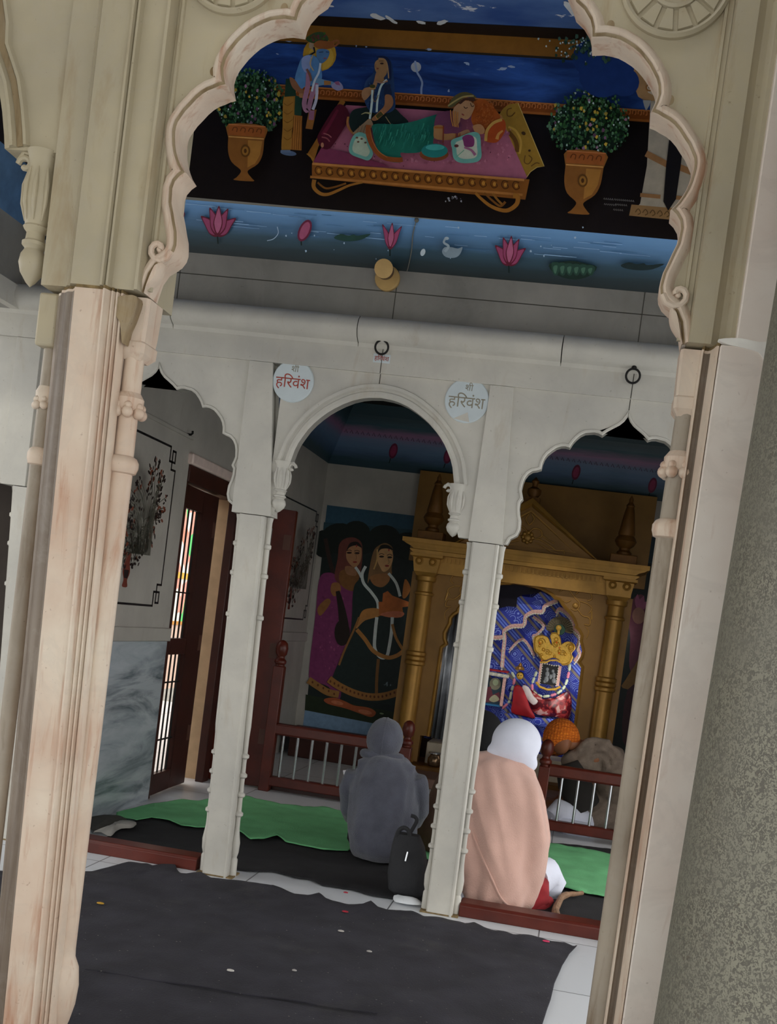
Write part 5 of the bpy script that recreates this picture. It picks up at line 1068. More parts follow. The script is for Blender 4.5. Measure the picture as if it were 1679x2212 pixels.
obj('gold_rim', MB().tube([(p.x, YF-.014, p.z) for p in p0], .009, 8), GOLDJ, t)
# flower garlands: pale and pink rolls on a thread
PALE = plain('pale_green_petals', H('d5e0c4'), .7, var=.1); PNK = plain('pink_petals', H('ef8fa8'), .7)
def garland(pts, label):
    P = [P4(x, y) for x, y in pts]; t = thing('flower_garland', label, 'garland', (P[0].x, YF-.02, min(p.z for p in P)))
    C_ = [Vector((p.x, YF-.024, p.z)) for p in P]
    for i in range(len(C_)-1):
        a, b_ = C_[i], C_[i+1]; d = b_-a
        obj('blossom_roll', MB().tube([a+d*.08, a+d*.2, a+d*.8, a+d*.92], [.006, .0105, .0105, .006], 10), PNK if i % 4 == 1 else PALE, t)
    obj('thread', MB().tube(C_, .002, 5), PALE, t)
garland(((1040, 1000), (1030, 1080), (1015, 1160), (990, 1230), (960, 1275), (900, 1320), (830, 1340), (750, 1350), (690, 1330), (640, 1290), (640, 1210), (665, 1140), (690, 1080)), 'garland of pale and pink flowers looped under the small silver picture')
garland(((420, 1085), (455, 1150), (440, 1230), (420, 1290), (405, 1390), (385, 1420), (320, 1480)), 'garland of pale and pink flowers hanging left of the red cloth')
# little idol head with gold crown
c = P4(510, 1130); t = thing('small_idol', 'small gold crowned idol head between the two garlands', 'idol', (c.x, YF-.02, c.z-.03))
obj('head', MB().ball((c.x, YF-.02, c.z), .024, 14, sc=(1.1, .8, 1.15)), GOLDJ, t); obj('hair', MB().ball((c.x, YF-.004, c.z+.006), .027, 12, sc=(1.1, .7, 1)), IRON, t)
k_ = P4(510, 1050); obj('headdress', MB().lathe([(.032, 0), (.036, .006), (.030, .022), (.016, .030), (.012, .044), (.002, .056)], (k_.x, YF-.016, k_.z-.012), 16), plain('dull_gold_crown', H('a87a3a'), .35, .5, var=.3, vs=90, bmp=.3), t)
for s in (-1, 1): obj('eye', MB().ball((c.x+s*.009, YF-.038, c.z+.004), .0045, 6), IRON, t)
# cushions and cloths
c = P4(810, 1420)
def puff(name, px, Y, th, mat, label, cat_):
    P = cat([(P4(x, y, Y).x, P4(x, y, Y).z) for x, y in px], 3); m0 = (sum(p[0] for p in P)/len(P), sum(p[1] for p in P)/len(P))
    rings = [[(m0[0]+(x-m0[0])*k, Y+d, m0[1]+(z-m0[1])*k) for x, z in P] for k, d in ((.9, th*.5), (1, th*.2), (1, -th*.2), (.94, -th*.45), (.7, -th*.62), (.3, -th*.7))]
    return tag(obj(name, MB().loft(rings), mat), label, cat_)
def floral():
    m, nt, b = _nodes('maroon_floral_satin'); co = coords(nt)
    v = ns(nt, co, 16, 3, .5, .8); c = mixc(nt, ramp(nt, v, .46, .54), H('5a1420'), H('b03a3c')); c = mixc(nt, ramp(nt, v, .58, .64), c, H('e0b0a8'))
    nt.links.new(c, b.inputs['Base Color']); b.inputs['Roughness'].default_value = .25; return m
puff('floral_cushion', ((550, 1210), (640, 1320), (720, 1370), (900, 1350), (1020, 1290), (1060, 1400), (1030, 1590), (900, 1570), (680, 1540), (600, 1420)), YF+.02, .10, floral(), 'maroon floral satin cushion below the small silver picture', 'cushion')
puff('white_frill', ((540, 1230), (600, 1250), (650, 1340), (700, 1400), (650, 1440), (580, 1370), (535, 1290)), YF-.085, .04, plain('white_satin', H('e2d6d4'), .4), 'white gathered frill at the left end of the floral cushion', 'cloth')
puff('red_cloth', ((450, 1240), (530, 1250), (590, 1390), (620, 1470), (670, 1580), (560, 1560), (420, 1520), (430, 1400)), YF-.10, .05, plain('scarlet_cloth', H('a31220'), .6, var=.25), 'plain scarlet cloth draped left of the floral cushion', 'cloth')
puff('blue_skirt_cloth', ((340, 1530), (500, 1540), (680, 1570), (900, 1600), (850, 1680), (660, 1660), (400, 1620)), YF-.06, .05, BLUE, 'blue cloth edge hanging below the red cloth', 'cloth')
# side shelf with its picture
xa, xb = P4(40, 1100).x, P4(395, 1100).x
t = thing('shelf_box', 'small box shelf with red top and a framed picture, left of the crown', 'shelf', ((xa+xb)/2, 8.18, P4(200, 1440).z))
zA, zB = P4(260, 1440).z, P4(280, 1075).z
obj('red_top', MB().box(xa, xb-.005, 8.13, 8.28, zB-.006, zB+.006), plain('scarlet_cloth2', H('a5141f'), .6), t, smooth=0)
obj('frilled_edge', MB().tube([(xa+(xb-xa)*k/24, 8.13+.006*math.sin(k*1.7), zB-.022-.0004*k) for k in range(25)], .014, 8), SIL, t)
obj('blue_base', MB().box(xa, xb-.03, 8.13, 8.28, zA-.006, zA+.006), plain('cyan_edge', H('2a78b0'), .5), t, smooth=0)
obj('side_post', MB().box(xb-.035, xb-.012, 8.13, 8.16, zA, zB-.02), TRIM, t, smooth=0)
p = Paint(lambda x, y: PY(*px4(x, y), 8.20), (0, -1, 0), 1.6); p.poly([(60, 1150), (340, 1160), (330, 1430), (40, 1430)], '23323c'); p.blob(245, 1215, 60, 65, '6d6a58'); p.blob(250, 1200, 30, 34, '8f9a7c'); p.poly([(140, 1260), (200, 1240), (220, 1330), (290, 1300), (310, 1400), (130, 1410)], '5a2a34'); p.poly(cat([(180, 1380), (240, 1330), (290, 1380), (230, 1410)], 3), '8f8a70')
p.build('picture', t)
# silver ribbed curtain at the left of the opening
mb = MB(); z0, z1 = .28, 1.30
rows = [[(AX-.52+.30*i/40, 8.14+.016*math.sin(i*1.1), z) for i in range(41)] for z in (z0, .6, .95, z1)]
mb.loft(rows, False, None, closed=False); o = obj('silver_curtain', mb, plain('silver_grey_cloth', H('5d6166'), .6, var=.25)); m_ = o.modifiers.new('thickness', 'SOLIDIFY'); m_.thickness = .004
tag(o, 'silver grey pleated curtain at the left side of the shrine opening', 'curtain')
struct('shrine_back', MB().box(AX-.66, AX+.66, 8.36, 8.40, .1, 1.62), WOOD_DK, smooth=0)
# added lamps that brighten the shrine, no source seen
for sx in (-1, 1):                                     # two unseen upright strips added behind the jambs of the opening
    L = bpy.data.lights.new('shrine_fill_strip', 'AREA'); L.shape = 'RECTANGLE'; L.size = .03; L.size_y = .95; L.energy = 1.6; L.color = (1, .97, .92)
    lo = bpy.data.objects.new('shrine_fill_strip', L); COL.objects.link(lo); lo.location = (AX+sx*.585, 8.125, .95)
    lo.rotation_euler = Vector((-sx*.5, .5, 0)).to_track_quat('-Z', 'Z').to_euler()
L = bpy.data.lights.new('shrine_fill_spot', 'SPOT'); L.energy = 72; L.spot_size = math.radians(24); L.spot_blend = .7; L.color = (1, .97, .93); L.shadow_soft_size = .04  # fill spot added for the shrine, not a lamp of the room
lo = bpy.data.objects.new('shrine_fill_spot', L); COL.objects.link(lo); lo.location = (AX+.15, 6.2, 2.60); lo.rotation_euler = (Vector((AX+.22, 8.2, .98))-lo.location).to_track_quat('-Z', 'Y').to_euler()
tag(obj('fill_spot_fixture', MB().tube([(AX+.15, 6.17, 2.74), (AX+.15, 6.17, 2.66)], .02, 12).tube([(AX+.15, 6.15, 2.665), (AX+.15, 6.19, 2.615)], [.045, .05], 16), IRON), 'added unseen fixture for the spot that brightens the shrine', 'lamp')
# ------------------------------------------------------------------ railings
def railing(name, xa, xb, bars, label, newel_r, newel_l=None, Y=6.40):
    t = thing(name, label, 'railing', ((xa+xb)/2, Y, 0)); up = .412; 
    obj('top_rail', MB().box(xa, xb, Y-.03, Y+.03, .348, .418), WOOD, t, bevel=.012)
    obj('bottom_rail', MB().box(xa, xb, Y-.028, Y+.028, .035, .095), WOOD, t, bevel=.008)
    for x in bars: obj('bar', MB().tube([(x, Y, .09), (x, Y, .355)], .0085, 10), STEEL, t)
    for x, h in newel_r:
        r = .032; p = MB().box(x-r, x+r, Y-r, Y+r, 0, h-.16).lathe([(r*1.0, h-.16), (r*.8, h-.15), (r*1.15, h-.14), (r*1.15, h-.125), (r*.7, h-.11), (r*.7, h-.10), (r*1.05, h-.085), (r*1.2, h-.05), (r*1.0, h-.02), (r*.5, h-.004), (.002, h)], (x, Y, 0), 18)
        obj('newel_post', p, WOOD, t, bevel=.004)
    return t
railing('wooden_railing', -1.77, -.95, [-1.676+.0905*k for k in range(8)], 'low red brown railing with steel bars before the two women painting', [(-1.755, .92), (-.925, .55)])
railing('wooden_railing', -.08, .95, [-.085+.0945*k for k in range(1, 11)], 'low red brown railing with steel bars in front of the bowing man', [(-.10, .56), (.98, .56)])
struct('trim_5', MB().box(-1.80, -.90, 6.46, 6.50, 0, .03), WOOD_DK, smooth=0)
tag(obj('low_bench', MB().box(-2.1, -1.36, 7.95, 8.40, .16, .20).box(-2.05, -1.41, 8.0, 8.36, 0, .16), WOOD_DK, bevel=.006), 'low dark wooden bench against the back wall behind the left railing', 'bench')
# ================================================================== cloths on the floor
def lint_cloth():
    m, nt, b = _nodes('black_cotton_sheet'); co = coords(nt); n = ns(nt, co, 6, 5)
    c = mixc(nt, ramp(nt, n, .35, .7), H('1f1e26'), H('302f38')); c = mixc(nt, ramp(nt, ns(nt, co, 3.2, 6, .65), .58, .75, 0, .5), c, H('44423f'))
    c = mixc(nt, ramp(nt, ns(nt, co, 95, 1), .765, .79, 0, .8), c, H('8a867c'))
    nt.links.new(c, b.inputs['Base Color']); b.inputs['Roughness'].default_value = .95; bump(nt, b, ns(nt, co, 150, 3), .3); return m
CLOTH_BLK = lint_cloth()
CLOTH_BLK2 = plain('black_felt_mat', H('232326'), .95, var=.2, vs=8, bmp=.2, bs=160)
CLOTH_GRN = plain('green_cotton_sheet', H('72bf84'), .9, var=.14, vs=6, bmp=.2, bs=140)
def resample(P, n):
    P = [Vector(p) for p in P]; L = [0]
    for a, b in zip(P, P[1:]): L.append(L[-1]+(b-a).length)
    out = []
    for i in range(n):
        d = L[-1]*i/(n-1); k = 0
        while k < len(L)-2 and L[k+1] < d: k += 1
        out.append(P[k].lerp(P[k+1], (d-L[k])/max(1e-9, L[k+1]-L[k])))
    return out
def sheet(front, back, n, m, z, wr, seed, edge=.006, right=None, sc=2.2):
    F, B = resample(front, n), resample(back, n); mb = MB(); rows = []
    Rt = resample(right, m+1) if right else None
    for j in range(m+1):
        v = j/m; row = []
        for i in range(n):
            u = i/(n-1); p = F[i].lerp(B[i], v)
            if Rt: p = p+(Rt[j]-F[-1].lerp(B[-1], v))*u**10
            q = Vector((p.x*sc, p.y*sc, seed)); w = noise.noise(q)+.5*noise.noise(q*2.7)+.35*abs(noise.noise(Vector((p.x*9, p.y*3, seed+5))))
            r = noise.noise(Vector((p.x*14, p.y*14, seed+9)))*.25
            row.append((p.x, p.y, z+max(.001, wr*(w+.6+r)*.5)+(edge*abs(noise.noise(Vector((p.x*11, seed, 3)))) if v > .94 or v < .06 else 0)))
        rows.append(row)
    mb.loft(rows, False, None, closed=False); return mb
def solid(o, th): m = o.modifiers.new('thickness', 'SOLIDIFY'); m.thickness = th; m.offset = 1; return o
BK = [(-60, 1880), (100, 1888), (198, 1883), (240, 1874), (279, 1867), (317, 1869), (329, 1874), (350, 1870), (377, 1869), (382, 1882), (390, 1889), (402, 1890), (420, 1887), (434, 1886), (455, 1898), (493, 1902), (541, 1909), (565, 1913), (589, 1914), (608, 1921), (636, 1933), (665, 1936), (689, 1931), (703, 1943), (751, 1955), (784, 1957), (801, 1949), (815, 1960), (836, 1969), (865, 1967), (889, 1969), (917, 1981), (960, 1986), (980, 1994), (1004, 1999), (1024, 1995), (1045, 2006), (1068, 2013), (1089, 2016), (1109, 2022), (1134, 2026), (1158, 2028), (1190, 2036), (1219, 2038), (1239, 2046), (1247, 2044)]
back = [PZ(x, y, .004) for x, y in BK]
rt = [PZ(x, y, .004) for x, y in ((1172, 2212), (1181, 2185), (1190, 2160), (1198, 2125), (1215, 2085), (1230, 2062), (1247, 2044))]
right = [Vector((-.10, 1.75, .004)), Vector((-.04, 2.3, .004)), Vector((.02, 2.9, .004))]+rt
front = [Vector((back[0].x, 1.75, 0)), Vector((-.10, 1.75, 0))]
o = obj('floor_cloth', sheet(front, back, 300, 110, .003, .016, 1.0, right=right, sc=3.0), CLOTH_BLK, smooth=80); solid(o, .002)
tag(o, 'large wrinkled black cloth covering the hall floor in front of the far arcade', 'floor cloth')
a = PZ(185, 2095, .012); b_ = PZ(815, 2190, .012); obj('seam', MB().tube([a.lerp(b_, k/20)+Vector((0, .004*math.sin(k), 0)) for k in range(21)], .003, 6), CLOTH_BLK, o)
mb = MB()
FB = [(205, 1822), (300, 1835), (420, 1858), (508, 1879), (541, 1884), (589, 1884), (617, 1891), (636, 1898), (665, 1900), (698, 1914), (755, 1922), (803, 1936), (841, 1941), (900, 1948), (960, 1955), (1035, 1965), (1140, 1982), (1240, 2000), (1330, 2016)]
fr_pts = [PZ(x, y, .004) for x, y in FB]; bk = [Vector((fr_pts[0].x-.05, 5.1, 0)), Vector((-1.6, 5.35, 0)), Vector((-.9, 5.5, 0)), Vector((-.2, 6.1, 0)), Vector((.3, 6.25, 0)), Vector((.7, 6.3, 0))]
o = obj('floor_mat', sheet(fr_pts, bk, 160, 40, .003, .012, 4.0), CLOTH_BLK2, smooth=80); solid(o, .003)
tag(o, 'dull black mat inside the far arcade, under the sitting people', 'mat')
GF = [(250, 1764), (296, 1774), (327, 1767), (365, 1774), (398, 1786), (431, 1788), (475, 1790), (515, 1798), (541, 1814), (570, 1814), (598, 1807), (617, 1819), (655, 1826), (698, 1836), (751, 1838), (770, 1829), (840, 1842), (930, 1860), (1040, 1886), (1120, 1900), (1200, 1913), (1247, 1927), (1292, 1935), (1360, 1946)]
GB = [(252, 1758), (300, 1742), (331, 1736), (393, 1729), (431, 1731), (480, 1722), (522, 1717), (570, 1729), (627, 1740), (694, 1743), (751, 1755), (840, 1770), (930, 1785), (1040, 1800), (1110, 1808), (1184, 1820), (1310, 1846), (1380, 1856)]
o = obj('floor_cloth', sheet([PZ(x, y, .016) for x, y in GF], [PZ(x, y, .016) for x, y in GB], 220, 36, .014, .016, 7.5, edge=.01, sc=3), CLOTH_GRN, smooth=80); solid(o, .003)
tag(o, 'rumpled bright green cloth lying on the black mat near the railings', 'floor cloth')
# thresholds
for x0, x1, lab in ((-2.22, -1.425, 'dark worn wooden threshold in the left side arch'), (-.325, .47, 'worn red brown wooden threshold under the peach shawl')):
    mb = MB().loft([[(x, 4.30, 0), (x, 4.30, .045), (x, 4.31, .055), (x, 4.40, .055), (x, 4.41, .045), (x, 4.41, 0)] for x in (x0, x1)])
    tag(obj('wooden_threshold', mb, WOOD, smooth=15, bevel=.003), lab, 'threshold', 'wooden thresholds')
# scraps at the left wall
p = PZ(235, 1775, .01)
def scrap(name, px, z, mat, lab, seed):
    P = [PZ(x, y, z) for x, y in px]; c = sum(P, Vector())/len(P); pts = cat([(q.x, q.y, q.z) for q in P], 4); n = len(pts); mb = MB()
    rings = [[Vector((c.x+(q[0]-c.x)*k, c.y+(q[1]-c.y)*k, z+h+.010*noise.noise(Vector((q[0]*14*k, q[1]*14, seed)))*(k+.2))) for q in pts] for k, h in ((1, 0), (.98, .008), (.7, .018), (.4, .024), (.05, .024))]
    return tag(obj(name, mb.loft(rings), mat, smooth=70), lab, 'cloth')
scrap('cloth_scrap', ((195, 1768), (250, 1764), (275, 1775), (235, 1790), (200, 1795)), .012, plain('dark_grey_rag', H('4a4844'), .9), 'dark grey rag at the foot of the blue grey wall', 2)
scrap('cloth_scrap', ((202, 1801), (230, 1793), (262, 1776), (293, 1778), (288, 1788), (255, 1792), (240, 1805), (212, 1800)), .022, plain('pale_grey_rag', H('a3a09a'), .9), 'pale grey rag on the black mat by the left wall', 3)
scrap('cloth_scrap', ((850, 1940), (868, 1945), (905, 1950), (908, 1956), (880, 1954), (855, 1948)), .01, plain('white_rag', H('d6dade'), .85), 'folded white cloth under the black bag', 5)
for (x, y, c, r) in ((1180, 2033, 'd8406a', .014), (747, 1928, 'a32436', .010), (746, 1969, 'a32436', .013), (217, 1951, 'b98f2c', .014), (498, 2096, 'c9c6c0', .012), (737, 2011, 'b8b4ae', .012), (636, 2096, '9f9c98', .008), (798, 2055, '9f9c98', .010)):
    q = PZ(x, y, .016); a = random.random()*3
    tag(obj('fallen_petal', MB().loft([[(q.x+r*k*math.cos(t+a), q.y+r*.6*k*math.sin(t+a), .013+h) for t in (2*PI*i/9 for i in range(9))] for k, h in ((1, .002), (.9, .005), (.2, .007))]), plain('petal_'+c, H(c), .7)), 'small petal or paper scrap fallen on the floor cloth', 'petal', 'petals on the floor')

def onto(o, px, py):                                  # nearest point of an object's surface along a line of sight
    mi = Matrix.Translation(-wloc(o))
    bpy.context.view_layer.update(); h, loc, nrm, _ = o.ray_cast(mi @ CAM, ray(px, py).normalized(), depsgraph=bpy.context.evaluated_depsgraph_get())
    return loc+wloc(o)-ray(px, py).normalized()*.002 if h else None
# ================================================================== people
SKIN = plain('brown_skin', H('8a5a3c'), .55, var=.08, vs=20)
HAIR = plain('black_hair', H('15120f'), .6)
def rotm(yaw, pitch=0, roll=0): return (Matrix.Rotation(yaw, 3, 'Z') @ Matrix.Rotation(pitch, 3, 'X') @ Matrix.Rotation(roll, 3, 'Y'))
def head(mb, c, R, k=1.0):
    """a head with brow, nose, lips, chin and ears; looks along +Y of R"""
    c = Vector(c); rings = []; N, Mh = 32, 26
    for i in range(Mh+1):
        a = PI*i/Mh; ring = []
        for j in range(N):
            q = 2*PI*j/N; d = Vector((math.sin(a)*math.sin(q), math.sin(a)*math.cos(q), -math.cos(a)))
            x, y, z = d.x*.073, d.y*.092, d.z*.115
            if d.z < 0: x *= 1+.30*d.z; y *= 1+.10*d.z
            f = max(0, d.y)
            g = lambda x0, z0, sx, sz: math.exp(-((x-x0)/sx)**2-((z-z0)/sz)**2)*f
            y += .026*g(0, -.022, .011, .016)+.015*g(0, .0, .009, .024)+.008*g(0, .034, .045, .012)-.012*g(.032, .012, .016, .013)-.012*g(-.032, .012, .016, .013)
            y += .010*g(0, -.058, .022, .007)-.005*g(0, -.066, .02, .004)+.009*g(0, -.070, .018, .006)+.012*g(0, -.094, .02, .014)
            ring.append(c+(R @ Vector((x, y, z)))*k)
        rings.append(ring)
    mb.loft(rings)
    for s in (-1, 1):
        mb.ball(c+(R @ Vector((s*.076, -.006, -.008)))*k, .03*k, 12, sc=(.3, .65, 1.05), rot=R)
def hand(mb, w, R, side=1, k=1.0, curl=.9):
    """palm, four fingers of different lengths, thumb from the side; fingers run along +Y of R and curl towards -Z"""
    w = Vector(w); T = lambda x, y, z: w+(R @ Vector((x*side, y, z)))*k
    mb.loft([[T(x, y, z) for x, z in ((-a, -t), (a, -t), (a, t), (-a, t))] for y, a, t in ((-.01, .020, .013), (.02, .030, .014), (.06, .038, .013), (.088, .036, .011))])
    for i, (x, L) in enumerate(((-.029, .066), (-.010, .077), (.010, .071), (.028, .056))):
        pts = []; y, z, a = .082, 0, .15
        pts.append(T(x, y, z))
        for sgm in (.45, .32, .23):
            a += curl*.55; y += L*sgm*math.cos(a); z -= L*sgm*math.sin(a); pts.append(T(x*(1+.12), y, z))
        mb.tube(pts, [.0095*k, .0090*k, .0083*k, .0065*k], 8)
    mb.tube([T(-.022, .012, -.004), T(-.048, .040, -.014), T(-.050, .066, -.026), T(-.042, .086, -.034)], [.013*k, .0115*k, .010*k, .0075*k], 8)
def remesh(o, vox, it=4): return bake(o, ('REMESH', dict(mode='VOXEL', voxel_size=vox)), ('SMOOTH', dict(factor=.5, iterations=it)))
def body(t, base, yaw, k, J, vox=.007, hd=None, hw=None):
    """one continuous body from joint positions J (local, adult metres, x right, y forward)"""
    R0 = rotm(yaw); base = Vector(base); J = dict(J)
    if hw is not None: J['head'] = tuple((R0.transposed() @ (Vector(hw)-base))/k); J['neck'] = tuple(Vector(J['head'])-Vector((0, .03, .13))); J['chest'] = tuple(Vector(J['neck'])-Vector((0, .02, .15)))
    L = lambda p: base+(R0 @ Vector(p))*k; mb = MB()
    mb.tube([L(J['pelvis']), L(J['waist']), L(J['chest']), L(J['neck'])], [.135*k, .125*k, .14*k, .055*k], 18)
    mb.ball(L(J['pelvis']), .145*k, 16)
    mb.tube([L(J['neck']), L(J['head'])], [.055*k, .05*k], 14); head(mb, L(J['head']), R0 @ (hd or Matrix.Identity(3)), k)
    for s in 'lr':
        sh, el, wr = L(J['sh_'+s]), L(J['el_'+s]), L(J['wr_'+s]); mb.tube([L(J['chest']), sh], [.08*k, .062*k], 12); mb.tube([sh, sh.lerp(el, .5), el], [.058*k, .050*k, .040*k], 12); mb.ball(sh, .06*k, 12); mb.tube([el, el.lerp(wr, .4), wr], [.041*k, .037*k, .026*k], 12)
        d = (wr-el).normalized(); zax = (Vector((0, 0, 1))-d*d.z).normalized(); xax = d.cross(zax); Rh = Matrix((xax, d, zax)).transposed()
        hand(mb, wr, Rh, 1 if s == 'r' else -1, k)
        hp, kn, an, to = L(J['hip_'+s]), L(J['kn_'+s]), L(J['an_'+s]), L(J['to_'+s])
        mb.tube([hp, hp.lerp(kn, .5), kn], [.085*k, .075*k, .055*k], 12); mb.ball(kn, .056*k, 10); mb.tube([kn, kn.lerp(an, .35), an], [.054*k, .052*k, .033*k], 12); mb.tube([an, an.lerp(to, .6), to], [.036*k, .036*k, .022*k], 10)
        fd = (to-an).normalized(); side = fd.cross(Vector((0, 0, 1)))
        for q in range(5): mb.tube([to+side*(q-2)*.014*k, to+side*(q-2)*.015*k+fd*(.03-.003*abs(q-1))*k], [.009*k, .006*k], 8)
    o = obj('body', mb, SKIN, t); return remesh(o, vox)
SIT = dict(pelvis=(0, 0, .13), waist=(0, .01, .26), chest=(0, .04, .44), neck=(0, .05, .57), head=(0, .085, .70), sh_l=(-.165, .04, .52), sh_r=(.165, .04, .52), el_l=(-.22, .12, .30), el_r=(.22, .12, .30), wr_l=(-.10, .33, .24), wr_r=(.10, .33, .24), hip_l=(-.09, .03, .11), hip_r=(.09, .03, .11), kn_l=(-.27, .30, .11), kn_r=(.27, .30, .11), an_l=(.04, .36, .06), an_r=(-.04, .30, .06), to_l=(.14, .34, .05), to_r=(-.14, .28, .05))
SQUAT = dict(SIT, pelvis=(0, .02, .14), waist=(0, .04, .27), chest=(0, .10, .44), neck=(0, .13, .56), head=(0, .17, .68), sh_l=(-.15, .11, .51), sh_r=(.15, .11, .51), el_l=(-.19, .24, .33), el_r=(.19, .24, .33), wr_l=(-.13, .44, .36), wr_r=(.02, .44, .36), kn_l=(-.13, .36, .34), kn_r=(.13, .36, .34), an_l=(-.12, .16, .05), an_r=(.12, .16, .05), to_l=(-.13, .29, .03), to_r=(.13, .29, .03))
def drape(rows, Y, seed, fold=.012, n=64, fr=7, dz=0):
    """cloth over a body: rows of (centre px, half width px, row px, centre Y, depth) measured on the photograph at distance Y"""
    rings = []
    for (cx, hw, y, cy, dp) in rows:
        c = PY(cx, y, Y); e = PY(cx+hw, y+hw*.125, Y); w = (e-c).length; ring = []
        for j in range(n):
            a = 2*PI*j/n; q = Vector((math.cos(a)*2.1, math.sin(a)*2.1, c.z*3+seed))
            f = fold*(noise.noise(q*1.5)+.5*noise.noise(Vector((a*fr*.3, c.z*2.2+a, seed+3)))+.6*math.sin(a*fr+c.z*8+seed)*max(0, .6-c.z))
            ring.append((c.x+(w+f)*math.cos(a), cy+(dp+f)*math.sin(a), max(.012, c.z+dz)))
        rings.append(ring)
    return MB().loft(rings)
# --- child in a grey hooded fleece
k1 = .80; c1 = Vector((-.80, 5.02, 0))
t = thing('person', 'small person in a grey hooded fleece squatting with the back turned', 'person', c1)
hc_ = PY(832, 1597, 5.15)
body(t, c1, .05, .74, dict(SQUAT, sh_l=(-.12, .14, .48), sh_r=(.12, .14, .48), el_l=(-.15, .26, .34), el_r=(.13, .26, .34)), hw=hc_)
FLEECE = plain('grey_fleece', H('595c69'), .95, var=.18, vs=14, bmp=.5, bs=190, sheen=.3)
rows = [(826, 56, 1850, 5.04, .12), (826, 62, 1832, 5.03, .15), (827, 68, 1800, 5.03, .165), (828, 71, 1765, 5.05, .165), (830, 72, 1730, 5.07, .16), (832, 72, 1700, 5.09, .15), (833, 70, 1680, 5.10, .14), (834, 60, 1660, 5.115, .12), (834, 48, 1646, 5.125, .10), (834, 34, 1636, 5.13, .085)]
mb = drape(rows, 5.06, 1.3, .014, fr=5)
for s, pts in ((-1, ((770, 1668, 5.10), (757, 1705, 5.12), (757, 1745, 5.16), (764, 1762, 5.26), (778, 1758, 5.38))), (1, ((896, 1680, 5.10), (905, 1715, 5.12), (905, 1752, 5.16), (893, 1772, 5.20), (868, 1762, 5.28)))):
    mb.tube([PY(x, y, Y) for x, y, Y in pts], [.052, .048, .047, .043, .036], 14); 
mb.tube([PY(776, 1662, 5.10), PY(834, 1655, 5.10), PY(892, 1676, 5.10)], [.05, .06, .05], 14)
o = obj('hoodie', mb, FLEECE, t); remesh(o, .010, 5); HOODIE = o
R_ = rotm(.05, -.05)
mb = MB(); rings = []
for i in range(15):
    a = PI*i/14; ring = []
    for j in range(36):
        q = 2*PI*j/36; d = Vector((math.sin(a)*math.cos(q), math.sin(a)*math.sin(q), -math.cos(a)))
        r = Vector((.088*d.x, .098*d.y, .105*d.z))*(1+.035*noise.noise(d*2.4+Vector((3, 1, 0))))
        if d.y > .55: r.y = .098*.55-.03*(d.y-.55)
        ring.append(hc_+(R_ @ r))
    rings.append(ring)
mb.loft(rings); mb.tube([hc_+(R_ @ Vector((.088*math.cos(q), .035*math.sin(q)-.02, -.078))) for q in (2*PI*j/28 for j in range(29))], .022, 10)
obj('hood', mb, FLEECE, t, smooth=80)
mb = MB(); mb.tube([hc_+(R_ @ Vector((0, -.098*math.cos(q), .104*math.sin(q)))) for q in (-.7+.12*j for j in range(20))], .0035, 6)
obj('hood_seam', mb, FLEECE, t)
TRS = plain('charcoal_trousers', H('2e2f34'), .9)
mb = MB(); L1 = lambda p: c1+(rotm(.05) @ Vector(p))*k1
for s in (-1, 1): mb.tube([L1((s*.09, .03, .12)), L1((s*.13, .36, .34)), L1((s*.12, .17, .09))], [.10*k1, .075*k1, .055*k1], 14)
mb.ball(L1((0, .03, .14)), .16*k1, 16); obj('trousers', mb, TRS, t)
pa, pb2, pd = PY(740, 1668, 5.36), PY(760, 1697, 5.36), PY(775, 1662, 5.40)
mb = MB().loft([[PY(x, y, Y) for x, y, Y in q] for q in (((741, 1664, 5.36), (742, 1672, 5.36), (764, 1706, 5.42), (768, 1694, 5.42)), ((790, 1660, 5.46), (790, 1664, 5.46), (812, 1700, 5.50), (814, 1694, 5.50)))])
tag(obj('paper_sheet', mb, plain('white_paper', H('e4e6ea'), .8)), 'white paper sheet held in front of the small grey hooded person', 'paper')
# --- person in a brown shawl, mostly behind the second column
c2 = Vector((-.44, 5.42, 0))
t = thing('person', 'person in a dark brown shawl and black head cloth, mostly hidden behind the second column', 'person', c2)
hc2 = PY(1040, 1588, 5.46)
body(t, c2, .05, .80, dict(SIT, sh_l=(-.12, .04, .50), sh_r=(.12, .04, .50), el_l=(-.14, .12, .32), el_r=(.14, .12, .32), kn_l=(-.18, .26, .11), kn_r=(.18, .26, .11)), hw=hc2)
rows = [(1000, 112, 1872, 5.18, .24), (1000, 114, 1835, 5.18, .25), (1002, 112, 1805, 5.17, .22), (1006, 100, 1775, 5.15, .19), (1010, 84, 1740, 5.14, .165), (1016, 76, 1700, 5.14, .15), (1024, 68, 1672, 5.14, .14), (1030, 54, 1652, 5.15, .11), (1036, 36, 1640, 5.16, .09)]
obj('shawl', drape([(a, b, c, d+.29, e*.85) for a, b, c, d, e in rows], 5.44, 8.2, .016), plain('dark_brown_wool', H('8a6c5f'), .95, var=.15, bmp=.3, bs=150), t, smooth=80)
obj('head_cloth', MB().ball(hc2, .118, 24, sc=(.95, .98, 1.08)).tube([hc2+Vector((0, -.02, -.08)), hc2+Vector((0, -.03, -.16))], [.095, .10], 16), plain('black_head_cloth', H('141416'), .95, bmp=.3, bs=140), t, smooth=80)
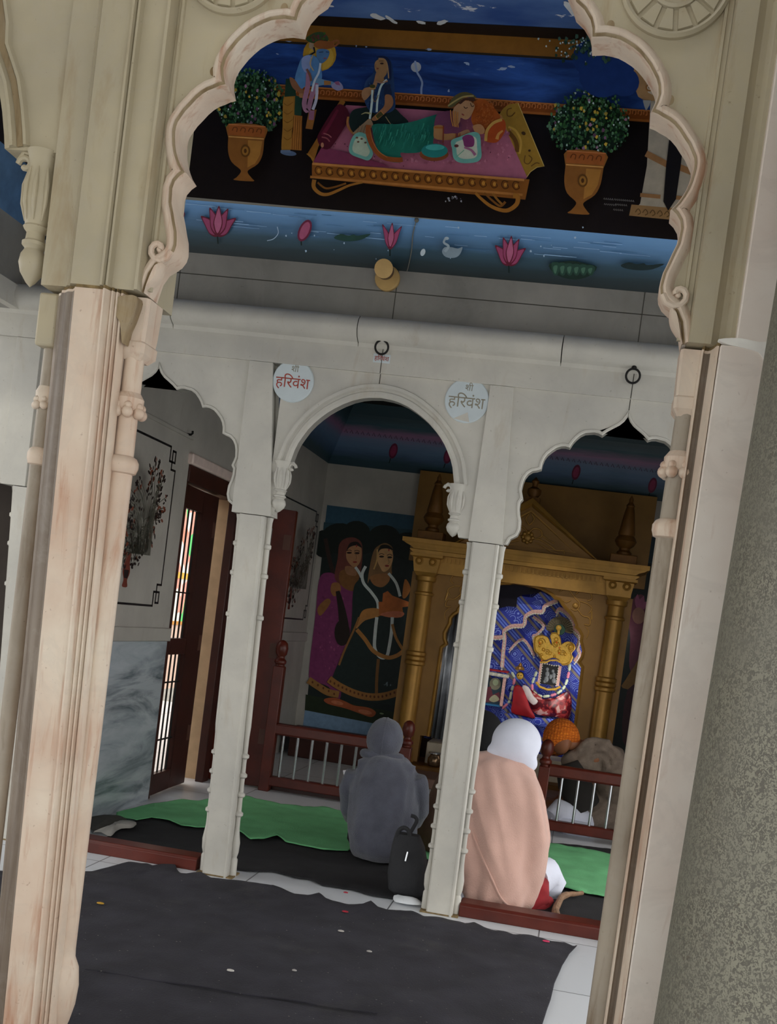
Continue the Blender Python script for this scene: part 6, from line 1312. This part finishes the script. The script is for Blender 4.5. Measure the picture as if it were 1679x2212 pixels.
# --- man in white cap and peach shawl
c3 = Vector((-.215, 4.66, 0))
t = thing('person', 'person in a white head cloth and peach shawl sitting on the threshold', 'person', c3)
hc3 = PY(1116, 1603, 4.74)
body(t, c3, 0, .84, dict(SIT, sh_l=(-.10, .05, .52), sh_r=(.10, .05, .52), el_l=(-.10, .16, .32), el_r=(.12, .16, .32), wr_l=(-.08, .30, .24), wr_r=(.08, .30, .24), kn_r=(.20, .26, .16), an_r=(.10, .32, .05), to_r=(.12, .40, .04), kn_l=(-.20, .28, .10)), hw=hc3)
PEACH = plain('peach_wool_shawl', H('d2ab9d'), .95, var=.07, vs=6, bmp=.25, bs=170, sheen=.25)
rows = [(1068, 72, 1972, 4.63, .15), (1070, 78, 1950, 4.64, .17), (1074, 84, 1915, 4.65, .18), (1080, 92, 1875, 4.66, .185), (1086, 98, 1830, 4.67, .185), (1088, 99, 1800, 4.68, .18), (1086, 97, 1762, 4.69, .17), (1081, 96, 1720, 4.70, .16), (1078, 94, 1697, 4.705, .15), (1074, 88, 1676, 4.71, .135), (1070, 78, 1660, 4.715, .115), (1072, 62, 1648, 4.72, .095), (1084, 42, 1640, 4.725, .08)]
mb = drape(rows, 4.68, 2.7, .020, n=120, fr=6)
mb.v = [v if v.y > 4.69 else Vector((v.x, v.y+.006*math.sin((v.x*.9+v.z*1.5)*26)*max(0, .55-v.z), v.z)) for v in mb.v]
mb.tube([PY(1002, 1672, 4.70), PY(1030, 1662, 4.715), PY(1085, 1660, 4.72), PY(1122, 1676, 4.715), PY(1140, 1692, 4.70)], [.070, .074, .078, .070, .050], 20)
o = obj('shawl', mb, PEACH, t); remesh(o, .009, 8)
def pleat(o, amp, ang, fx, fy, seed, base):            # soft hanging folds pressed into a cloth
    me = o.data; ca, sa = math.cos(ang), math.sin(ang); nr = [v.normal.copy() for v in me.vertices]
    for v, n_ in zip(me.vertices, nr):
        x, z = v.co.x*ca+v.co.z*sa, -v.co.x*sa+v.co.z*ca
        q = noise.noise(Vector((x*fx, z*fy, seed+v.co.y*2))); w_ = noise.noise(Vector((x*fx*2.1+4, z*fy*1.6, seed)))
        v.co += n_*amp*((1-2*abs(q))*.8+.4*w_)*min(1, max(.25, (base-v.co.z)/.25))
    me.update()
pleat(o, .016, .35, 11, 2.2, 3.0, .75)
hm = MB(); P = [onto(o, x, y) for x, y in cat([(1022, 1800), (1035, 1835), (1050, 1870), (1066, 1905), (1080, 1935), (1098, 1955), (1126, 1966)], 4, False)]
hm.tube([p for p in P if p], .005, 6); obj('shawl_edge', hm, PEACH, t)
fr_ = MB()
for k in range(28):
    x = 1004+k*4.6; p = onto(o, x, 1954+(x-1004)*.10)
    if p: fr_.tube([p+Vector((0, 0, .012)), p+Vector((.003, -.003, -.008))], .0025, 5)
obj('shawl_fringe', fr_, PEACH, t)
WHITE = plain('white_cotton', H('dfe3f2'), .85, var=.05, vs=8, bmp=.12, bs=120)
mb = MB(); rings = []; R3 = rotm(-.35, .08, -.10)
for i in range(21):
    a = PI*i/20; ring = []
    for j in range(48):
        q = 2*PI*j/48; d = Vector((math.sin(a)*math.cos(q), math.sin(a)*math.sin(q), -math.cos(a)))
        r = Vector((.106*d.x, .112*d.y, .105*d.z)); r *= 1+.03*noise.noise(d*1.8+Vector((7, 0, 2)))+.012*math.sin(5*q+a*4)*math.sin(a)**2
        if d.z < -.1: r.x *= 1-.18*(-d.z-.1); r.x -= .028*(-d.z-.1)*(1 if d.x < 0 else -.6)
        ring.append(hc3+(R3 @ r))
    rings.append(ring)
mb.loft(rings)
p1, p2, p3 = PY(1062, 1632, 4.70), PY(1085, 1618, 4.66), PY(1100, 1640, 4.66)
tl = [PY(1060, 1632, 4.68), PY(1082, 1612, 4.645), PY(1110, 1618, 4.63), PY(1140, 1655, 4.64), PY(1120, 1650, 4.66), PY(1085, 1640, 4.68)]
mb.ball(PY(1086, 1624, 4.72), .058, 16, sc=(1.25, 1.0, .75)); mb.ball(PY(1136, 1648, 4.72), .055, 16, sc=(1.0, .9, .8))
o = obj('head_cloth', mb, WHITE, t); remesh(o, .008, 14)
fold = MB()
for pts in (((1075, 1630), (1098, 1605), (1122, 1588), (1140, 1572)), ((1095, 1642), (1112, 1622), (1130, 1590), (1140, 1565)), ((1128, 1652), (1146, 1630), (1152, 1600))):
    fold.tube([PY(x, y, 4.635+.0006*abs(x-1118)) for x, y in cat(pts, 4, False)], .006, 6, flat=.5)
mb = MB(); kx = PY(1188, 1895, 4.82)
mb.tube([PY(1150, 1900, 4.78), PY(1180, 1888, 4.86), PY(1190, 1905, 4.90), PY(1178, 1945, 4.86)], [.09, .075, .07, .05], 16)
o = obj('white_trouser_knee', mb, WHITE, t, smooth=80)
mb = MB().tube([PY(1130, 1960, 4.62), PY(1160, 1935, 4.66), PY(1172, 1905, 4.74)], [.05, .062, .03], 14).tube([PY(1120, 1968, 4.60), PY(1165, 1962, 4.64), PY(1188, 1945, 4.72)], [.03, .035, .02], 12)
obj('red_garment', mb, plain('dark_red_cloth', H('8e1f26'), .85, var=.2), t, smooth=80)
obj('white_hem', MB().ball(PY(1000, 1945, 4.54), .03, 12, sc=(.8, .8, 1.3)), WHITE, t)
# --- man bowing behind the right railing
pleat(HOODIE, .010, .1, 9, 6, 5.0, .6)
c4 = Vector((.20, 6.86, 0))
t = thing('person', 'person in an orange knitted cap and grey brown shawl bowing behind the right railing', 'person', c4)
hc4 = PY(1212, 1600, 6.74)
R4 = rotm(.9, -.75, .25)
lp = lambda p: tuple((rotm(-.6) @ (Vector(p)-c4)))
J4 = dict(SIT); J4.update(waist=(-.03, .08, .27), chest=(-.10, .20, .42), neck=(-.16, .28, .47))
b4 = rotm(.7); inv = b4.transposed()
J4['head'] = tuple((inv @ (hc4-c4))/.80); J4['neck'] = tuple((inv @ (hc4-c4+Vector((.10, .03, -.02))))/.80); J4['chest'] = tuple((inv @ (hc4-c4+Vector((.20, .06, -.05))))/.80); J4['waist'] = tuple((inv @ Vector((.04, .02, .30)))/.80)
for s, dx in (('l', -.10), ('r', .10)):
    J4['sh_'+s] = tuple((inv @ (hc4-c4+Vector((.16+dx*.3, .05+dx, -.05))))/.80); J4['el_'+s] = tuple((inv @ Vector((-.02, .02+dx*1.6, .24)))/.80); J4['wr_'+s] = tuple((inv @ Vector((-.20, .02+dx*1.2, .14)))/.80)
for q_ in 'lr': J4['sh_'+q_] = tuple(Vector(J4['chest'])+Vector((.05 if q_ == 'r' else -.05, 0, 0)))
body(t, c4, .7, .80, J4, .008, hd=inv @ R4)
ORG = plain('orange_knit', H('e07a1c'), .95, var=.12, vs=30)
def knit():
    m, nt, b = _nodes('orange_knit_cap'); co = coords(nt); v = nt.nodes.new('ShaderNodeTexVoronoi'); nt.links.new(co, v.inputs['Vector']); v.inputs['Scale'].default_value = 55; v.inputs['Randomness'].default_value = .25
    nt.links.new(mixc(nt, ramp(nt, v.outputs['Distance'], .1, .6), H('f58a22'), H('c8600f')), b.inputs['Base Color']); b.inputs['Roughness'].default_value = .95; bump(nt, b, ramp(nt, v.outputs['Distance'], 0, .7, 1, 0), .6, .01); return m
mb = MB(); rings = []
for i in range(13):
    a = PI*.60*i/12; ring = []
    for j in range(36):
        q = 2*PI*j/36; ring.append(hc4+(R4 @ Vector((.104*math.sin(a)*math.cos(q), .122*math.sin(a)*math.sin(q)-.006, .138*math.cos(a)+.006))))
    rings.append(ring)
mb.loft(rings); obj('knitted_cap', mb, knit(), t, smooth=80)
SH4 = plain('grey_brown_wool', H('7a6c60'), .95, var=.2, vs=22, bmp=.3, bs=120)
mb = MB(); mb.ball(PY(1294, 1655, 6.86), .165, 20, sc=(1.05, .9, .95)).ball(PY(1262, 1652, 6.80), .13, 18).ball(PY(1305, 1735, 6.88), .20, 20, sc=(1, .9, 1.2)).ball(PY(1332, 1690, 6.80), .15, 16)
mb.ball(PY(1300, 1785, 6.86)+Vector((0, 0, .05)), .19, 16, sc=(1.1, 1, .8)).ball(PY(1246, 1648, 6.76), .085, 14)
for pts in (((1248, 1640), (1262, 1608), (1295, 1600), (1328, 1622), (1345, 1660)), ((1252, 1650), (1270, 1622), (1300, 1618), (1325, 1640), (1335, 1680)), ((1262, 1660), (1280, 1640), (1305, 1640), (1318, 1690))):
    mb.tube([PY(x, y, 6.71) for x, y in cat(pts, 5, False)], .020, 8)
o = obj('shawl', mb, SH4, t); remesh(o, .012, 3); pleat(o, .018, -.7, 12, 3, 9.0, .9)
mb = MB().tube([PY(1275, 1790, 6.80), PY(1240, 1770, 6.66), PY(1205, 1750, 6.60), PY(1190, 1765, 6.56)], [.10, .085, .07, .05], 14).tube([PY(1195, 1770, 6.60), PY(1235, 1790, 6.56), PY(1275, 1795, 6.56)], [.05, .055, .045], 12)
o = obj('white_trousers', mb, WHITE, t, smooth=80)
obj('dark_waistcoat', MB().tube([PY(1262, 1740, 6.70), PY(1240, 1690, 6.66), PY(1225, 1650, 6.66)], [.10, .10, .07], 16), plain('dark_waistcoat_cloth', H('2d2a28'), .9), t, smooth=80)

# ================================================================== small things
t = thing('handbag', 'black cloth handbag standing against the foot of the second column', 'bag', (PZ(870, 1935, 0).x, 4.44, 0))
BG = plain('black_bag_cloth', H('2a2b2e'), .85, bmp=.3, bs=140)
def bag_ring(z, l, r, y0, y1): return [(l, y0, z), (r, y0, z), (r, y1, z), (l, y1, z)]
xs_ = lambda px, py: PY(px, py, 4.42).x
rg = []
for (yp, l, r, d) in ((1946, 852, 905, .05), (1925, 838, 915, .07), (1890, 836, 918, .07), (1860, 840, 920, .06), (1830, 845, 915, .05), (1805, 852, 905, .03)):
    z = PY(880, yp, 4.42).z; cxm = (xs_(l, yp)+xs_(r, yp))/2; hw = (xs_(r, yp)-xs_(l, yp))/2
    rg.append([(cxm+hw*math.copysign(abs(math.cos(a))**.38, math.cos(a)), 4.455+d*math.copysign(abs(math.sin(a))**.5, math.sin(a)), max(.012, z)) for a in (2*PI*j/32 for j in range(32))])
obj('bag_body', MB().loft(rg), BG, t, smooth=60)
hp = [PY(x, y, 4.43) for x, y in ((858, 1814), (861, 1796), (872, 1788), (883, 1795), (885, 1814))]
obj('handle', MB().tube(cat([tuple(p) for p in hp], 4, False), .009, 8), BG, t)
q0, q1 = PY(881, 1840, 4.39), PY(876, 1860, 4.385); obj('zip_pull', MB().tube([q0, q1], .004, 8), STEEL, t)
hp = [PY(x, y, 4.60) for x, y in ((886, 1800), (900, 1775), (897, 1765), (888, 1762))]
obj('shoulder_strap', MB().tube(cat([tuple(p) for p in hp], 4, False), .008, 8, flat=.4), BG, t)
p = PY(933, 1686, 7.92); t = thing('metal_pot', 'small brassy metal water pot on the shrine plinth, left of the second column', 'pot', (p.x, 7.92, .10))
obj('bowl', MB().lathe([(.025, 0), (.045, .006), (.052, .03), (.050, .06), (.038, .075), (.034, .085), (.046, .095), (.044, .10), (.03, .098), (.028, .05)], (p.x, 7.92, .10), 22), plain('brass_pot', H('8a7258'), .25, .8), t)
obj('rim', MB().lathe([(.044, .09), (.050, .094), (.050, .10), (.044, .104)], (p.x, 7.92, .10), 22), STEEL, t)
tag(obj('altar_slab', MB().box(-1.01, .03, 8.02, 8.34, .10, .26), plain('cream_altar_stone', H('b9ad98'), .5), bevel=.006), 'cream stone slab at the foot of the shrine opening', 'slab')
tag(obj('stone_step', MB().box(-1.05, .10, 7.45, 7.84, 0, .07), plain('brown_pink_stone', H('7d5f52'), .5), bevel=.008), 'low brown pink stone step before the shrine', 'step')
sk = [PZ(x, y, .03) for x, y in ((1203, 1980), (1200, 1966), (1207, 1950), (1214, 1938), (1228, 1932), (1244, 1931), (1258, 1929))]
tag(obj('bent_stick', MB().tube(cat([tuple(p) for p in sk], 4, False), [.017]*4+[.015]*4+[.014]*4+[.015]*4+[.012]*4+[.010]*5, 10), plain('pale_brown_stick', H('8a6b52'), .8, var=.3, vs=40, bmp=.3)), 'bent pale brown stick lying on the black mat beside the peach shawl', 'stick')
